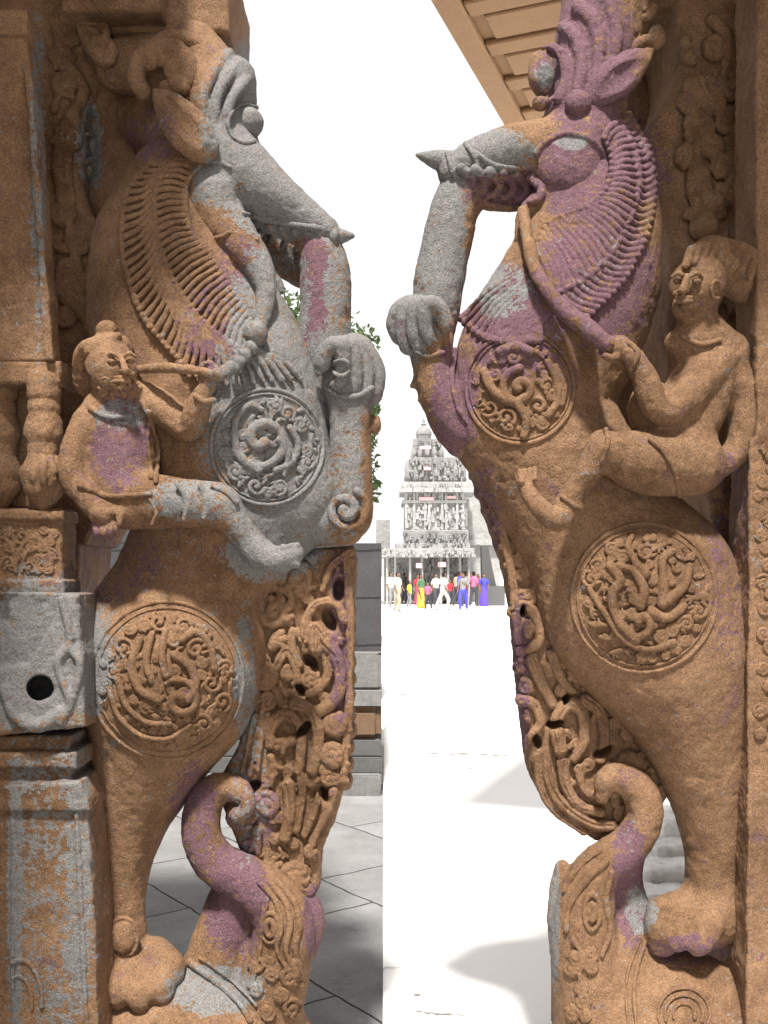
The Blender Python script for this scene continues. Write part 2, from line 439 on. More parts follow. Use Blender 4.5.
# forearm, paw and elbow
Fl = Vol(.0045)
Fl.tube([(300, 505, 0, 40), (335, 522, -6, 24), (349, 515, -10, 24), (350, 470, -12, 21.5), (350, 425, -12, 21), (347, 385, -12, 25)], k=6)
Fl.ell(345, 370, -2, 23, 22, 24, k=8)
for i in range(4):
    x2, y2 = ((344, 382), (356, 391), (367, 397), (378, 398))[i]; w = (-38, -30, -20, -8)[i]
    Fl.tube([(322 + i * 5, 364 - i * 3, w, 8), (328 + i * 8, 348 - i * 2, w - 4, 8.5), (341 + i * 8.5, 347 + i, w - 6, 9), (x2 - 1, (y2 + 350) / 2, w - 3, 8), (x2 - 3, y2 - 2, w, 7), (x2 - 9, y2 + 3, w + 4, 5)], k=.8)
Fl.ell(375, 425, -8, 6, 9, 6, k=3)
Fl.build(); o = carve(Fl, 'foreleg', STONE, LY)
v = Vol(.003)
relief(v, Fl, curl(346, 510, 22, 60, 1.7, -1, .1, 22), 4.5, 1, 5.5)
carve(v, 'leg_scroll', STONE, o); v = Vol(.003); relief(v, Fl, arc(341, 368, 8, 0, 360, 20), 2.2, 1); carve(v, 'paw_ring', STONE, o)
v = Vol(.003); relief(v, Fl, [(326, 388), (340, 396), (358, 396), (372, 388)], 2.4, .5); carve(v, 'wrist_band', STONE, o)

# head
Hd = Vol(.004)
Hd.tube([(196, 55, 20, 30), (212, 95, 14, 38), (218, 140, 8, 40), (222, 180, 5, 38)], k=8, flat=1.1)
Hd.tube([(222, 160, 0, 38), (246, 181, -2, 35), (280, 203, -4, 25), (306, 219, -6, 18), (325, 231, -6, 15)], k=8, flat=1.15)
Hd.tube([(236, 212, 14, 16), (256, 222, 12, 9), (288, 232, 8, 9), (318, 246, 4, 11)], k=5)
Hd.tube([(225, 200, 60, 34), (268, 236, 84, 30), (306, 262, 84, 26)], k=3)
Hd.ell(214, 200, -22, 27, 36, 27, k=5)
Hd.tube([(222, 222, -22, 26), (243, 246, -34, 20), (259, 268, -40, 15), (266, 290, -44, 11), (263, 316, -48, 9), (256, 334, -56, 9)], k=6)
Hd.tube([(258, 268, 6, 12), (275, 283, 4, 8), (281, 291, 2, 4)], k=4)
Hd.ell(232, 92, 4, 22, 34, 30, ang=-22, k=12)
for pts, r in (([(203, 134), (202, 102), (212, 74), (229, 55)], 6.5), ([(214, 138), (215, 106), (225, 80), (239, 66)], 6), ([(226, 136), (228, 110), (237, 91), (247, 80)], 5.5)):
    Hd.tube([(a[0], a[1], ww, r) for a, ww in zip(pts, (-35, -37, -31, -12))], k=2)
Hd.tube([(330, 234, -6, 11), (338, 236, -7, 8), (352, 236, -8, 2.5)], k=2); Hd.tube([(334, 224, -6, 4), (334, 236, -18, 4), (334, 248, -6, 4)], k=1)
Hd.build(); HEAD_L = carve(Hd, 'head', STONE, LY)
v = Vol(.003); v.ell(249, 123, -12, 14, 15, 16, k=0); v.ell(247, 150, -22, 4, 8, 5); carve(v, 'eye', STONE, HEAD_L)
v = Vol(.003)
relief(v, Hd, arc(247, 124, 19, 60, 290, 20), 2.4, 0)
relief(v, Hd, arc(214, 200, 31, 60, 300, 24, 38), 3, -1)
for i in range(5):
    x = 256 + i * 13; relief(v, Hd, [(x, 222 + i * 3), (x + 5, 231 + i * 3), (x + 1, 240 + i * 3)], 4.5, -1, 3)
relief(v, Hd, [(244, 214), (262, 219), (290, 224), (318, 228)], 3, 0)
carve(v, 'lip', STONE, HEAD_L)
v = Vol(.003)
v.tube([(208, 158, -40, 6), (200, 144, -50, 19), (184, 125, -54, 22), (168, 106, -50, 15), (155, 91, -46, 3)], k=0, flat=.5); v.tube([(203, 147, -66, 9), (189, 127, -70, 16), (173, 108, -66, 9), (166, 98, -56, 2)], k=2, op='s', flat=.7); v.tube([(206, 158, -34, 9), (212, 150, -30, 8)], k=4)
carve(v, 'ear', STONE, HEAD_L)
v = Vol(.004)   # mass behind the ear
v.tube([(125, 108, 110, 30), (150, 122, 80, 36), (176, 140, 30, 34)], k=10); v.tube([(110, 60, 70, 30), (125, 150, 110, 34), (130, 200, 90, 40)], k=12); v.tube([(120, 66, 26, 26), (165, 66, 14, 30), (200, 62, 12, 22)], k=6)
v.build(); Bh = v; carve(v, 'nape', STONE, LY)
v = Vol(.0035)
v.tube([(143, 92, -20, 8), (137, 80, -22, 9), (138, 66, -24, 10), (150, 54, -26, 10), (168, 50, -26, 11), (184, 60, -24, 11), (189, 78, -22, 10), (183, 94, -22, 8)], k=3)
v.tube([(150, 50, -20, 8), (170, 38, -18, 8), (192, 42, -14, 8), (205, 52, -10, 7)], k=3)
for x, y, r in ((150, 62, 7), (162, 60, 6), (172, 70, 8), (176, 84, 8), (183, 88, 7), (160, 46, 6), (178, 48, 6), (165, 88, 5)): v.ell(x, y, -30, r, r * 1.2, r, k=3)
for x, y in ((96, 34), (104, 54)): v.tube([(a[0], a[1], -4, 5) for a in curl(x, y, 14, 150, 1.2, -1)], k=3)
v.tube([(84, 24, 0, 8), (92, 44, -2, 9), (106, 60, -4, 7), (112, 48, -4, 6)], k=4)
carve(v, 'horn_scroll', STONE, HEAD_L)

# trunk gripped by the paw
Tk = Vol(.0045); Tk.tube([(304, 228, 0, 12), (318, 246, 0, 20), (325, 272, 0, 25), (326, 310, 0, 26), (324, 350, 0, 26), (330, 385, 2, 20)], k=4); Tk.build(); carve(Tk, 'trunk', STONE, LY)

# mane in two ranks of locks
def resamp(pts, n):
    q = spline([(a[0], a[1], 0, 1) for a in pts], step=2)[:, :2]
    s_ = np.r_[0, np.cumsum(np.linalg.norm(np.diff(q, axis=0), axis=1))]; t = np.linspace(0, s_[-1], n)
    return np.stack([np.interp(t, s_, q[:, 0]), np.interp(t, s_, q[:, 1])], 1)
def ranks(V, base, inner, outer, n, r, bow=4, lift=0, tip=None):
    a, b = resamp(inner, n), resamp(outer, n)
    for i in range(n):
        p, q = a[i], b[i]; d = q - p; nn = np.array([-d[1], d[0]]) / (np.linalg.norm(d) + 1e-6)
        m = (p + q) / 2 + nn * bow
        relief(V, base, [tuple(p), tuple(m), tuple(q)], r, lift, r * 1.15)
        if tip: relief(V, base, [tuple(q), tuple(q + d / (np.linalg.norm(d) + 1e-6) * .8)], tip, lift)
inner = [(200, 166), (188, 182), (185, 205), (192, 232), (212, 256), (232, 284), (248, 312), (256, 336)]
mid = [(176, 160), (158, 182), (155, 215), (161, 250), (180, 292), (208, 326), (236, 346), (262, 352)]
outer = [(150, 164), (128, 190), (122, 225), (124, 262), (140, 310), (168, 348), (205, 382), (300, 378)]
v = Vol(.0026)
ranks(v, [Bd, Hd], inner, mid, 33, 2.8, 3, 3.4)
ranks(v, Bd, mid, outer, 39, 2.9, -4, 3.0)
relief(v, Bd, mid, 2.6, 2.5); relief(v, Bd, outer[:-1] + [(222, 380)], 3.2, 1.5); relief(v, [Bd, Hd], inner, 3.2, 2)
for cv, r_, st in ((mid, 2.5, 6.5), (outer[:-1] + [(222, 380)], 3.0, 8), (inner, 2.6, 7)):
    q = resamp(cv, int(330 / st)); w = on([Bd, Hd], q, 4.0)
    for a, ww in zip(q, w): v.ell(a[0], a[1], ww, r_ * 1.1, r_ * 1.1, r_ * 1.1, k=.6)
carve(v, 'mane', STONE, LY)

def medallion(name, base, cx, cy, R, seed, parent, motif):
    v = Vol(.0025)
    for f, r in ((1.0, 2.2), (.92, 1.4)):
        relief(v, base, arc(cx, cy, R * f, 0, 360, 40, R * f * 1.03), r, .2)
    av = []
    for pts, r, r1 in motif:
        q_ = 1.3 if max(r, r1) < 4.5 else 1.0; relief(v, base, pts, r * q_, 2.0, r1 * q_)
        for a in spline([(p[0], p[1], 0, 1) for p in pts], step=6): av.append((a[0], a[1], r))
    av = foliage_fill(v, base, lambda x, y, r: math.hypot(x - cx, y - cy) + r < R * .92, cx - R, cy - R, cx + R, cy + R, 46, (7, 15), seed, 2.1, 1.3, av)
    foliage_fill(v, base, lambda x, y, r: math.hypot(x - cx, y - cy) + r < R * .92, cx - R, cy - R, cx + R, cy + R, 60, (4.5, 7), seed + 3, 1.7, 1.0, av)
    return carve(v, name, STONE, parent, .6)
medallion('medallion', Bd, 267, 447, 56, 11, LY, [(curl(262, 440, 30, 200, 1.3, 1), 3.5, 6), ([(262, 410), (250, 405), (238, 416), (234, 436), (242, 458), (258, 470)], 3, 5), ([(275, 470), (292, 462), (298, 445), (290, 428)], 3, 3), ([(280, 440), (288, 455), (284, 475)], 5, 3)])
medallion('medallion', Bd, 167, 680, 76, 12, LY, [([(110, 690), (118, 715), (140, 735), (168, 738), (190, 725)], 2.5, 2), ([(118, 680), (126, 705), (146, 722), (170, 724)], 2.5, 2), ([(140, 640), (132, 665), (140, 690), (158, 700)], 3, 4), ([(152, 634), (146, 660), (152, 682)], 3, 3), ([(165, 632), (162, 655), (166, 676)], 3, 3), (curl(180, 700, 22, 130, 1.2, -1), 3, 5), ([(182, 640), (196, 632), (210, 645), (214, 668)], 3, 3), ([(175, 655), (188, 665), (196, 684), (188, 700)], 4, 3)])

# tail panel: pierced scrollwork
def panel(poly, holes, strands, seed, name, parent, w0=0, w1=42, extra=None, fill=(70, (7, 12)), rim=()):
    Vp = Vol(.0035); Vp.poly(poly, w0, w1, 8)
    Vp.build()
    def inp(x, y, r):
        h_ = Vp.hit(np.array([x, x - r, x + r, x, x]), np.array([y, y, y, y - r, y + r])); return not np.isnan(h_).any()
    grooves = []; Vr = Vol(.003); Vr.poly(poly, w0, w1, 8); av = list((a, b, c + 3) for a, b, c in holes)
    for pts, r, r1 in strands:
        relief(Vr, Vp, pts, r * 1.12, r * .8, r1 * 1.05, k=1, fallback=w0)
        if r >= 3.5: grooves.append((pts, r))
        for a in spline([(p[0], p[1], 0, 1) for p in pts], step=6): av.append((a[0], a[1], r * .7))
    xs = [a[0] for a in poly]; ys = [a[1] for a in poly]
    av = foliage_fill(Vr, Vp, inp, min(xs), min(ys), max(xs), max(ys), 16, (12, 18), seed + 1, 4.6, 4.0, av, fallback=w0)
    foliage_fill(Vr, Vp, inp, min(xs), min(ys), max(xs), max(ys), fill[0], fill[1], seed, 2.5, 2.2, av, fallback=w0)
    for pts, r in grooves:
        for o_ in ((0,) if r < 5.5 else (-.42, .42)):
            q = np.array(pts, float); d_ = np.gradient(q, axis=0); n_ = np.stack([-d_[:, 1], d_[:, 0]], 1) / (np.linalg.norm(d_, axis=1)[:, None] + 1e-6)
            q = q + n_ * r * o_; relief(Vr, Vp, [tuple(a) for a in q], 1.5, r * .8 + r * 1.12 * math.sqrt(1 - o_ * o_) - .3, 1.2, k=.8, op='s', fallback=w0)
    # lobed outer rim
    for x, y, r in [q for q in rim if not np.isnan(Vp.hit(q[0] - 4 if q[0] < 384 else q[0] + 4, q[1])[0])]: Vr.ell(x, y, (w0 + w1) / 2, r, r * 1.25, (w1 - w0) * .42, k=2); Vr.tube([(x, y, w0 + 4, r * .45), (x, y, w0 - 2, r * .45)], k=1)
    # scalloped outer rim
    for a, b, c in holes: Vr.ell(a, b, w0 - 2, c * .75, c * 1.5, 26, ang=(a * 37) % 180 - 90, k=4, op='s')
    if extra: extra(Vr, Vp)
    return carve(Vr, name, STONE, parent, 1.2), Vp
polyL = [(232, 590), (268, 572), (300, 549), (353, 545), (356, 560), (354, 620), (353, 700), (348, 750), (343, 790), (334, 822), (322, 852), (319, 890), (300, 910), (262, 893), (240, 856), (226, 822), (214, 790), (236, 750), (252, 700), (255, 640)]
holesL = [(338, 590, 8), (329, 620, 9), (310, 662, 7), (249, 790, 8), (303, 730, 6), (324, 795, 6), (300, 690, 5)]
stL = [([(304, 640), (308, 615), (320, 602), (336, 604), (344, 620)], 5, 4), ([(316, 648), (316, 628), (322, 640), (336, 655), (341, 680), (332, 702), (312, 714)], 7, 6),
       ([(326, 655), (328, 675), (318, 690), (304, 694), (294, 684)], 5, 3), ([(300, 664), (292, 648), (294, 630), (302, 640), (306, 655)], 4, 3),
       ([(276, 668), (286, 650), (296, 668), (296, 692), (284, 704), (276, 690)], 4, 4), ([(350, 552), (332, 565), (322, 590)], 4, 3),
       ([(262, 590), (278, 588), (290, 594), (292, 606)], 4, 3), ([(294, 702), (308, 708), (316, 722), (318, 745), (312, 770)], 6, 5),
       ([(270, 745), (272, 725), (284, 714), (298, 722), (302, 742), (298, 770)], 5, 5), ([(258, 770), (262, 735), (268, 715)], 3, 3), ([(250, 775), (255, 738), (262, 712)], 3, 3), ([(242, 772), (248, 745), (255, 715)], 2.6, 2.6),
       ([(288, 785), (290, 810), (285, 838)], 7, 6), ([(300, 775), (302, 800), (296, 830)], 4, 4), ([(322, 790), (314, 812), (304, 835)], 4, 3), ([(334, 792), (326, 815), (312, 842)], 4, 3),
       ([(346, 560), (350, 620), (349, 700), (343, 780)], 4, 4)]
pnl, VpL = panel(polyL, holesL, stL, 5, 'tail_scrollwork', LY, rim=[(350 - .5 * max(0, i - 9) ** 1.35, 560 + i * 17, 6.5) for i in range(18)])

# makara below: trunk curl, head with flowing ridges, saddle-clothed back
Mk = Vol(.0045)
Mk.ell(178, 1075, 0, 150, 108, 72, k=4)
Mk.tube([(236, 816, -20, 8), (247, 806, -20, 9), (240, 791, -18, 12), (218, 788, -14, 16), (204, 806, -12, 19), (202, 835, -12, 20), (216, 862, -12, 22), (244, 878, -10, 24), (272, 900, -8, 28), (284, 930, -6, 32), (276, 970, -4, 34), (262, 1015, 0, 40), (258, 1060, 5, 44)], k=8)
Mk.tube([(236, 886, 8, 22), (226, 930, 12, 30), (214, 975, 14, 34)], k=10)
Mk.tube([(308, 896, 4, 7), (316, 915, 4, 9), (312, 945, 4, 8), (300, 965, 2, 6)], k=4)
Mk.build(); MK = carve(Mk, 'makara', STONE, LY)
v = Vol(.003)
for dx, r in ((0, 3.2), (9, 3), (-9, 2.6)):
    relief(v, Mk, [(268 + dx, 882), (284 + dx, 900), (290 + dx, 925), (286 + dx, 950), (296 + dx * .6, 975)], r, .5)
relief(v, Mk, [(266, 900), (262, 925), (260, 950), (252, 985)], 3, .5); relief(v, Mk, arc(270, 928, 9, 0, 360, 20, 15), 2.2, .5); relief(v, Mk, arc(270, 928, 4, 0, 360, 12, 8), 3, .5)
relief(v, Mk, [(190, 962), (215, 980), (238, 1002), (250, 1020)], 3.5, .5); relief(v, Mk, [(200, 958), (224, 974), (246, 994), (256, 1006)], 2, .5)
foliage_fill(v, Mk, lambda x, y, r: 246 < x - r and x + r < 306 and not (255 < x < 300 and y < 960), 240, 960, 310, 1016, 10, (6, 11), 4, 2.4, .5)
carve(v, 'makara_ornament', STONE, MK)

# pillar shaft behind, with wavy foliage relief, cornice and pedestal
Sh = Vol(.006)
Sh.poly([(-40, -60), (118, -60), (112, 60), (84, 110), (82, 190), (108, 260), (124, 400), (108, 500), (84, 545), (-40, 545)], 48, 190, 10)
Sh.poly([(-40, 530), (80, 530), (76, 610), (94, 640), (94, 1016), (-40, 1016)], 60, 190, 6)
Sh.poly([(60, -60), (215, -60), (215, 60), (190, 160), (150, 330), (60, 420)], 175, 240, 8)
Sh.build(); SHL = carve(Sh, 'pillar_shaft', STONE, LY)
v = Vol(.0045)
relief(v, Sh, [(56, 20), (66, 60), (84, 90), (70, 120), (58, 170), (70, 230), (84, 300), (92, 360)], 7, 2, 5)
relief(v, Sh, [(54, 110), (60, 95), (74, 100), (76, 130), (68, 165), (74, 215)], 4, 1)
relief(v, Sh, [(58, 290), (80, 308), (98, 334)], 9, 2, 8)
foliage_fill(v, Sh, lambda x, y, r: 50 < x - r and x + r < 118, 50, 10, 118, 330, 22, (8, 15), 8, 4.2, 3)
carve(v, 'foliage_relief', STONE, SHL, 1.2)
v = Vol(.005); v.box(110, -60, 229, 32, 0, 160, 5); v.box(112, 26, 222, 40, 8, 150, 5, k=2); v.box(60, -60, 160, 10, -30, 160, 5); carve(v, 'capital', STONE, LY)
MB().box(P(-60, 0)[0], D0 - .22, 0, P(262, 0)[0], D0 + .62, .25, .02).build('pedestal', STONE, LY)

# ---- rider
def face(v, x, y, w, s, turn, pr=1.0):
    """brow, nose, lips, chin on a head centred at x, y facing mostly sideways (turn -1 left, 1 right)"""
    v.tube([(x + turn * 4 * s, y - 9 * s, w, 3 * s), (x + turn * 6.5 * s, y - 2 * s, w - 4 * s, 3 * s), (x + turn * 8 * s, y + 3 * s, w - 5 * s, 3.8 * s)], k=2)
    for dx in (-1, 1):
        v.ell(x + turn * 4 * s + dx * 8 * s, y - 5 * s, w + (1 if dx != turn else 4) * s, 4.4 * s, 2.4 * s, 3 * s, k=1)
        v.tube([(x + turn * 4 * s + dx * 3.5 * s, y - 10 * s, w - s, 1.9 * s), (x + turn * 4 * s + dx * 8 * s, y - 12 * s, w - s, 2.1 * s), (x + turn * 4 * s + dx * 13 * s, y - 9 * s, w + 2 * s, 1.6 * s)], k=1)
    v.ell(x + turn * 3 * s - 9 * s, y + 6 * s, w + 6 * s, 5 * s, 4.5 * s, 5 * s, k=4); v.ell(x + turn * 3 * s + 10 * s, y + 6 * s, w + 7 * s, 4.5 * s, 4.5 * s, 5 * s, k=4)
    v.ell(x + turn * 6 * s, y + 18 * s, w + 2 * s, 5 * s, 4 * s, 5 * s, k=2)
    for dx in (-3, 3): v.ell(x + turn * 8 * s + dx * s, y + 3.5 * s, w - 3 * s, 2.4 * s, 2 * s, 2.4 * s, k=1)
    for dy, r in ((9, 2.2), (12.5, 2.4)): v.tube([(x + turn * 6 * s - 7 * s, y + dy * s, w + s, r * .7 * s), (x + turn * 6 * s, y + dy * s, w - 3 * s, r * s), (x + turn * 6 * s + 6 * s, y + dy * s, w + s, r * .7 * s)], k=1)
def hand(v, x, y, w, r, dirx, diry, spread, n=4, L=2.2, curl_=1):
    """palm with separate bent fingers and a thumb"""
    v.ell(x, y, w, r, r * .9, r * .6, ang=math.degrees(math.atan2(-diry, dirx)), k=3)
    px_, py_ = -diry, dirx
    for i in range(n):
        o_ = (i - (n - 1) / 2) * spread; l = L * (0.85, 1, .95, .75)[i % 4] * r
        bx, by = x + dirx * r * .6 + px_ * o_, y + diry * r * .6 + py_ * o_
        v.tube([(bx, by, w, r * .27), (bx + dirx * l * .5, by + diry * l * .5, w - 3 * curl_, r * .26), (bx + dirx * l * (.85 if curl_ else 1), by + diry * l * .85, w + 2 * curl_, r * .2)], k=.6)
    o_ = (n / 2) * spread
    v.tube([(x - px_ * r * .5, y - py_ * r * .5, w - 2, r * .32), (x - px_ * o_ * 1.25 + dirx * r * .3, y - py_ * o_ * 1.25 + diry * r * .3, w - 5, r * .3), (x - px_ * o_ * 1.1 + dirx * r, y - py_ * o_ * 1.1 + diry * r, w - 7, r * .22)], k=.8)
Rd = Vol(.0038)
Rd.tube([(114, 418, -56, 34), (116, 450, -58, 36), (122, 492, -62, 34)], k=6, flat=.8)
Rd.ell(150, 445, -50, 12, 40, 22, k=6)
Rd.tube([(112, 405, -62, 17), (112, 388, -66, 17)], k=6)
Rd.ell(112, 368, -72, 26, 31, 26, ang=12, k=5)
Rd.ell(124, 388, -76, 12, 11, 14, k=5)
Rd.tube([(88, 424, -66, 17), (76, 452, -72, 16), (74, 478, -76, 15), (88, 500, -84, 12), (98, 512, -88, 10)], k=6)
hand(Rd, 102, 514, -88, 14, .25, .97, 6.5, L=1.5)
Rd.tube([(146, 398, -62, 17), (168, 412, -70, 17), (187, 428, -78, 14), (197, 412, -88, 13), (204, 392, -94, 10), (208, 382, -96, 9)], k=6)
hand(Rd, 208, 374, -98, 12, .35, -.6, 5, L=1.0)
Rd.tube([(130, 500, -66, 30), (172, 502, -78, 26), (212, 504, -86, 22), (222, 508, -86, 20)], k=8, flat=.9)
Rd.tube([(222, 506, -86, 20), (240, 530, -82, 16), (258, 552, -80, 14)], k=5)
Rd.tube([(256, 552, -80, 15), (276, 560, -84, 14), (294, 554, -84, 11)], k=5)
for i in range(4): Rd.tube([(284, 548 + i * 5, -90, 4.5), (297, 546 + i * 6, -88, 4)], k=1)
for x, y in ((112, 362), (130, 362)): Rd.ell(x, y, -97, 5, 3.6, 4, k=3, op='s')
for q in ([(150, 500), (156, 512), (152, 524)], [(176, 484), (186, 500), (184, 520)], [(200, 486), (208, 500), (204, 518)]): Rd.tube([(a, b, -102, 2.4) for a, b in q], k=3)
Rd.build(); RL = carve(Rd, 'rider', STONE, LY)
RL['label'] = 'bearded rider carved against the neck, one hand on his hip and one on the rein'
v = Vol(.0026); face(v, 116, 367, -95, 1.15, 1)
foliage_fill(v, Rd, lambda x, y, r: (x - 119) ** 2 / 20 ** 2 + (y - 389) ** 2 / 10 ** 2 < 1, 98, 378, 140, 402, 9, (4, 6), 2, 1.8, .5)
carve(v, 'face_relief', STONE, RL, .4)
v = Vol(.003)
v.ell(107, 353, -66, 27, 19, 27, ang=12, k=3); v.tube([(96, 360, -52, 22), (90, 382, -44, 17)], k=4)
for i in range(5):
    x = 80 + i * 5.5; v.tube([(x + 16, 335 + abs(i - 5), -82 + abs(i - 4) * 2, 3.6), (x + 4, 345, -84, 4), (x - 3, 360, -76 + i, 4), (x - 5 + i, 372 - i * 2, -68 - i, 3)], k=.8)
v.ell(106, 330, -72, 11, 10, 11, k=3)
carve(v, 'hair', STONE, RL)
v = Vol(.003)
v.tube([(112, 372, -40, 4), (160, 368, -92, 5), (200, 371, -104, 5), (216, 376, -104, 5)], k=1)
for i in range(6):
    t = i / 5; v.ell(218 + 34 * t, 374 - 26 * t ** 1.5, -104 + 30 * t, 5.6, 8, 8, ang=38, k=.6)
v.tube([(214, 375, -102, 4), (236, 368, -90, 4), (254, 342, -70, 4)], k=.5)
v.ell(256, 334, -66, 13, 13, 13, k=1)
carve(v, 'rein', STONE, RL)
for nm, cs in (('sash', ([(142, 402), (152, 424), (158, 450), (156, 482)], [(150, 412), (148, 440), (152, 478)])), ('necklace', ([(90, 408), (108, 417), (132, 416)],)),
               ('waist_fold', ([(80, 486), (110, 496), (150, 494)],)), ('wrist_band', ([(196, 396), (204, 402), (214, 400)],)), ('knee_fold', ([(212, 486), (226, 492), (236, 502)],))):
    v = Vol(.003)
    for q in cs: relief(v, Rd, q, 2.8, 1)
    carve(v, nm, STONE, RL)
# ================================================================== RIGHT YALI
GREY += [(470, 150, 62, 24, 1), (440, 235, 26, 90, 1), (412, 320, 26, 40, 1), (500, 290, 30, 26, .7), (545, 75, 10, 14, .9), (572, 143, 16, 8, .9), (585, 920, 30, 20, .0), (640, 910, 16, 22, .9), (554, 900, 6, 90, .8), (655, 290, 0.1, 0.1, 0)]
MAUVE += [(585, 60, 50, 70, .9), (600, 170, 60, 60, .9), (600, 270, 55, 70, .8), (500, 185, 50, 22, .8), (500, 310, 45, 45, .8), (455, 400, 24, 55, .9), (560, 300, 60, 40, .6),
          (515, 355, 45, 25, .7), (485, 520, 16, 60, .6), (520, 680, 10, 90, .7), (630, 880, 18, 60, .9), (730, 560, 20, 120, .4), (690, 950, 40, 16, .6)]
RY = empty('yali_pillar', (P(650, 1016, 40)[0], P(0, 0, 40)[1], 0.0), 'pillar with a rearing ochre and mauve yali whose rider has combed-back hair', 'carved pillar', 'rearing yali pillars flanking the passage')
B2 = Vol(.005)
B2.tube([(585, 150, 10, 52), (592, 210, 5, 66), (582, 280, 0, 78), (552, 340, 0, 86), (532, 395, 0, 82), (548, 450, 0, 80), (592, 520, 0, 80), (630, 590, 0, 92)], k=10, flat=.72)
B2.ell(500, 430, 0, 45, 42, 45, k=20)
B2.ell(646, 606, 0, 94, 104, 78, k=25)
B2.tube([(668, 660, 0, 78), (694, 730, 0, 56), (708, 790, 0, 40), (714, 840, 0, 31), (714, 880, 0, 28), (712, 915, 0, 30)], k=22, flat=.95)
B2.tube([(718, 905, 4, 30), (695, 918, -4, 30), (668, 918, -12, 22), (662, 940, -16, 17)], k=10)
for x, y, w, r in ((664, 928, -24, 15), (680, 936, -34, 14), (700, 940, -40, 14)):
    B2.tube([(x + 10, y - 14, w + 12, r), (x, y, w, r), (x - 4, y + 8, w, r * .6)], k=4)
B2.build(); carve(B2, 'body', STONE, RY)

F2 = Vol(.0045)
F2.tube([(500, 430, 0, 36), (468, 432, -4, 28), (446, 405, -10, 24), (434, 372, -12, 21), (430, 340, -12, 23)], k=6)
F2.ell(423, 324, -2, 24, 22, 24, k=8)
for i in range(4):
    x2, y2 = ((424, 340), (413, 348), (402, 350), (393, 340))[i]; w = (-38, -30, -20, -8)[i]
    F2.tube([(446 - i * 5, 326 - i * 4, w, 8), (440 - i * 8, 309 - i * 2, w - 4, 8.5), (427 - i * 8.5, 305 + i, w - 6, 9), (x2 + 1, (y2 + 306) / 2, w - 3, 8), (x2 + 4, y2 - 3, w, 7), (x2 + 9, y2 + 1, w + 4, 5)], k=.8)
F2.tube([(424, 380, -10, 10), (412, 386, -12, 3)], k=3); F2.tube([(430, 396, -10, 9), (420, 400, -12, 3)], k=3)
F2.build(); o = carve(F2, 'foreleg', STONE, RY)
v = Vol(.003); relief(v, F2, [(412, 350), (428, 356), (444, 352)], 2.4, .5); carve(v, 'wrist_band', STONE, o); v = Vol(.003); relief(v, F2, [(455, 350), (452, 380), (462, 415), (486, 438)], 3, .5)
carve(v, 'leg_scroll', STONE, o)

H2 = Vol(.004)
H2.tube([(610, -10, 20, 44), (600, 40, 14, 44), (590, 90, 8, 40), (580, 140, 4, 40)], k=8, flat=1.0)
H2.tube([(580, 152, 0, 38), (545, 150, -2, 30), (510, 155, -4, 27), (478, 163, -6, 23), (455, 172, -6, 17)], k=8, flat=1.1)
H2.tube([(560, 190, 16, 20), (525, 196, 14, 15), (490, 196, 8, 14), (470, 188, 4, 14)], k=6)
H2.ell(570, 172, -18, 35, 36, 28, k=12)
H2.tube([(565, 192, -10, 24), (545, 205, -12, 17), (528, 214, -12, 11), (524, 236, -14, 9), (528, 262, -16, 8)], k=5)
H2.tube([(548, 210, 14, 18), (540, 240, 14, 13), (536, 268, 10, 9)], k=6)
H2.tube([(452, 164, -6, 12), (438, 160, -7, 9), (417, 155, -8, 2.5)], k=2)
H2.build()
for pts, r in (([(553, 50), (563, 58), (567, 78), (560, 100)], 6.5), ([(563, 28), (575, 38), (582, 62), (578, 94)], 7), ([(578, 8), (591, 20), (599, 46), (596, 84)], 7.5), ([(590, -14), (608, 4), (616, 36), (612, 62)], 7.5)):
    w = on(H2, np.array(pts, float), 0, smooth=1); H2.tube([(a[0], a[1], ww + 1, r) for a, ww in zip(pts, w)], k=2)
H2.build(); HEAD_R = carve(H2, 'head', STONE, RY)
v = Vol(.003); v.ell(541, 74, -14, 13, 22, 15, ang=8, k=0); v.ell(534, 75, -26, 6, 12, 5, ang=8, k=0); v.tube([(a[0], a[1], -20, 2.4) for a in arc(546, 74, 17, -100, 100, 14, 27)], k=1); v.ell(540, 104, -18, 8, 7, 8); v.ell(578, 104, -34, 13, 14, 12, k=2)
carve(v, 'eye', STONE, HEAD_R)
v = Vol(.003)
relief(v, H2, arc(570, 172, 38, -60, 150, 26), 3.2, 0)
for i in range(6):
    x = 466 + i * 14; y = 176 + i * 2; relief(v, H2, [(x - 5, y - 8), (x + 5, y + 2), (x + 3, y + 13), (x - 5, y + 16)], 5.6, 2.5, 4)
relief(v, H2, [(452, 168), (464, 188), (486, 202), (510, 208)], 3.5, .5); relief(v, H2, [(448, 154), (452, 170), (458, 184)], 3, 1); relief(v, H2, [(466, 144), (474, 156), (478, 172)], 3, 1); relief(v, H2, [(470, 150), (496, 166), (530, 168)], 3, 0)
carve(v, 'lip', STONE, HEAD_R)
v = Vol(.003)
v.tube([(586, 102, -28, 7), (602, 89, -34, 17), (621, 74, -36, 20), (639, 60, -34, 12), (652, 50, -30, 3)], k=0, flat=.5); v.tube([(602, 92, -46, 8), (620, 77, -50, 15), (638, 63, -46, 8)], k=2, op='s', flat=.7); v.ell(656, 38, -14, 9, 12, 9); v.tube([(600, 92, -30, 9), (588, 100, -26, 9)], k=3)
carve(v, 'ear', STONE, HEAD_R)
v = Vol(.0035)
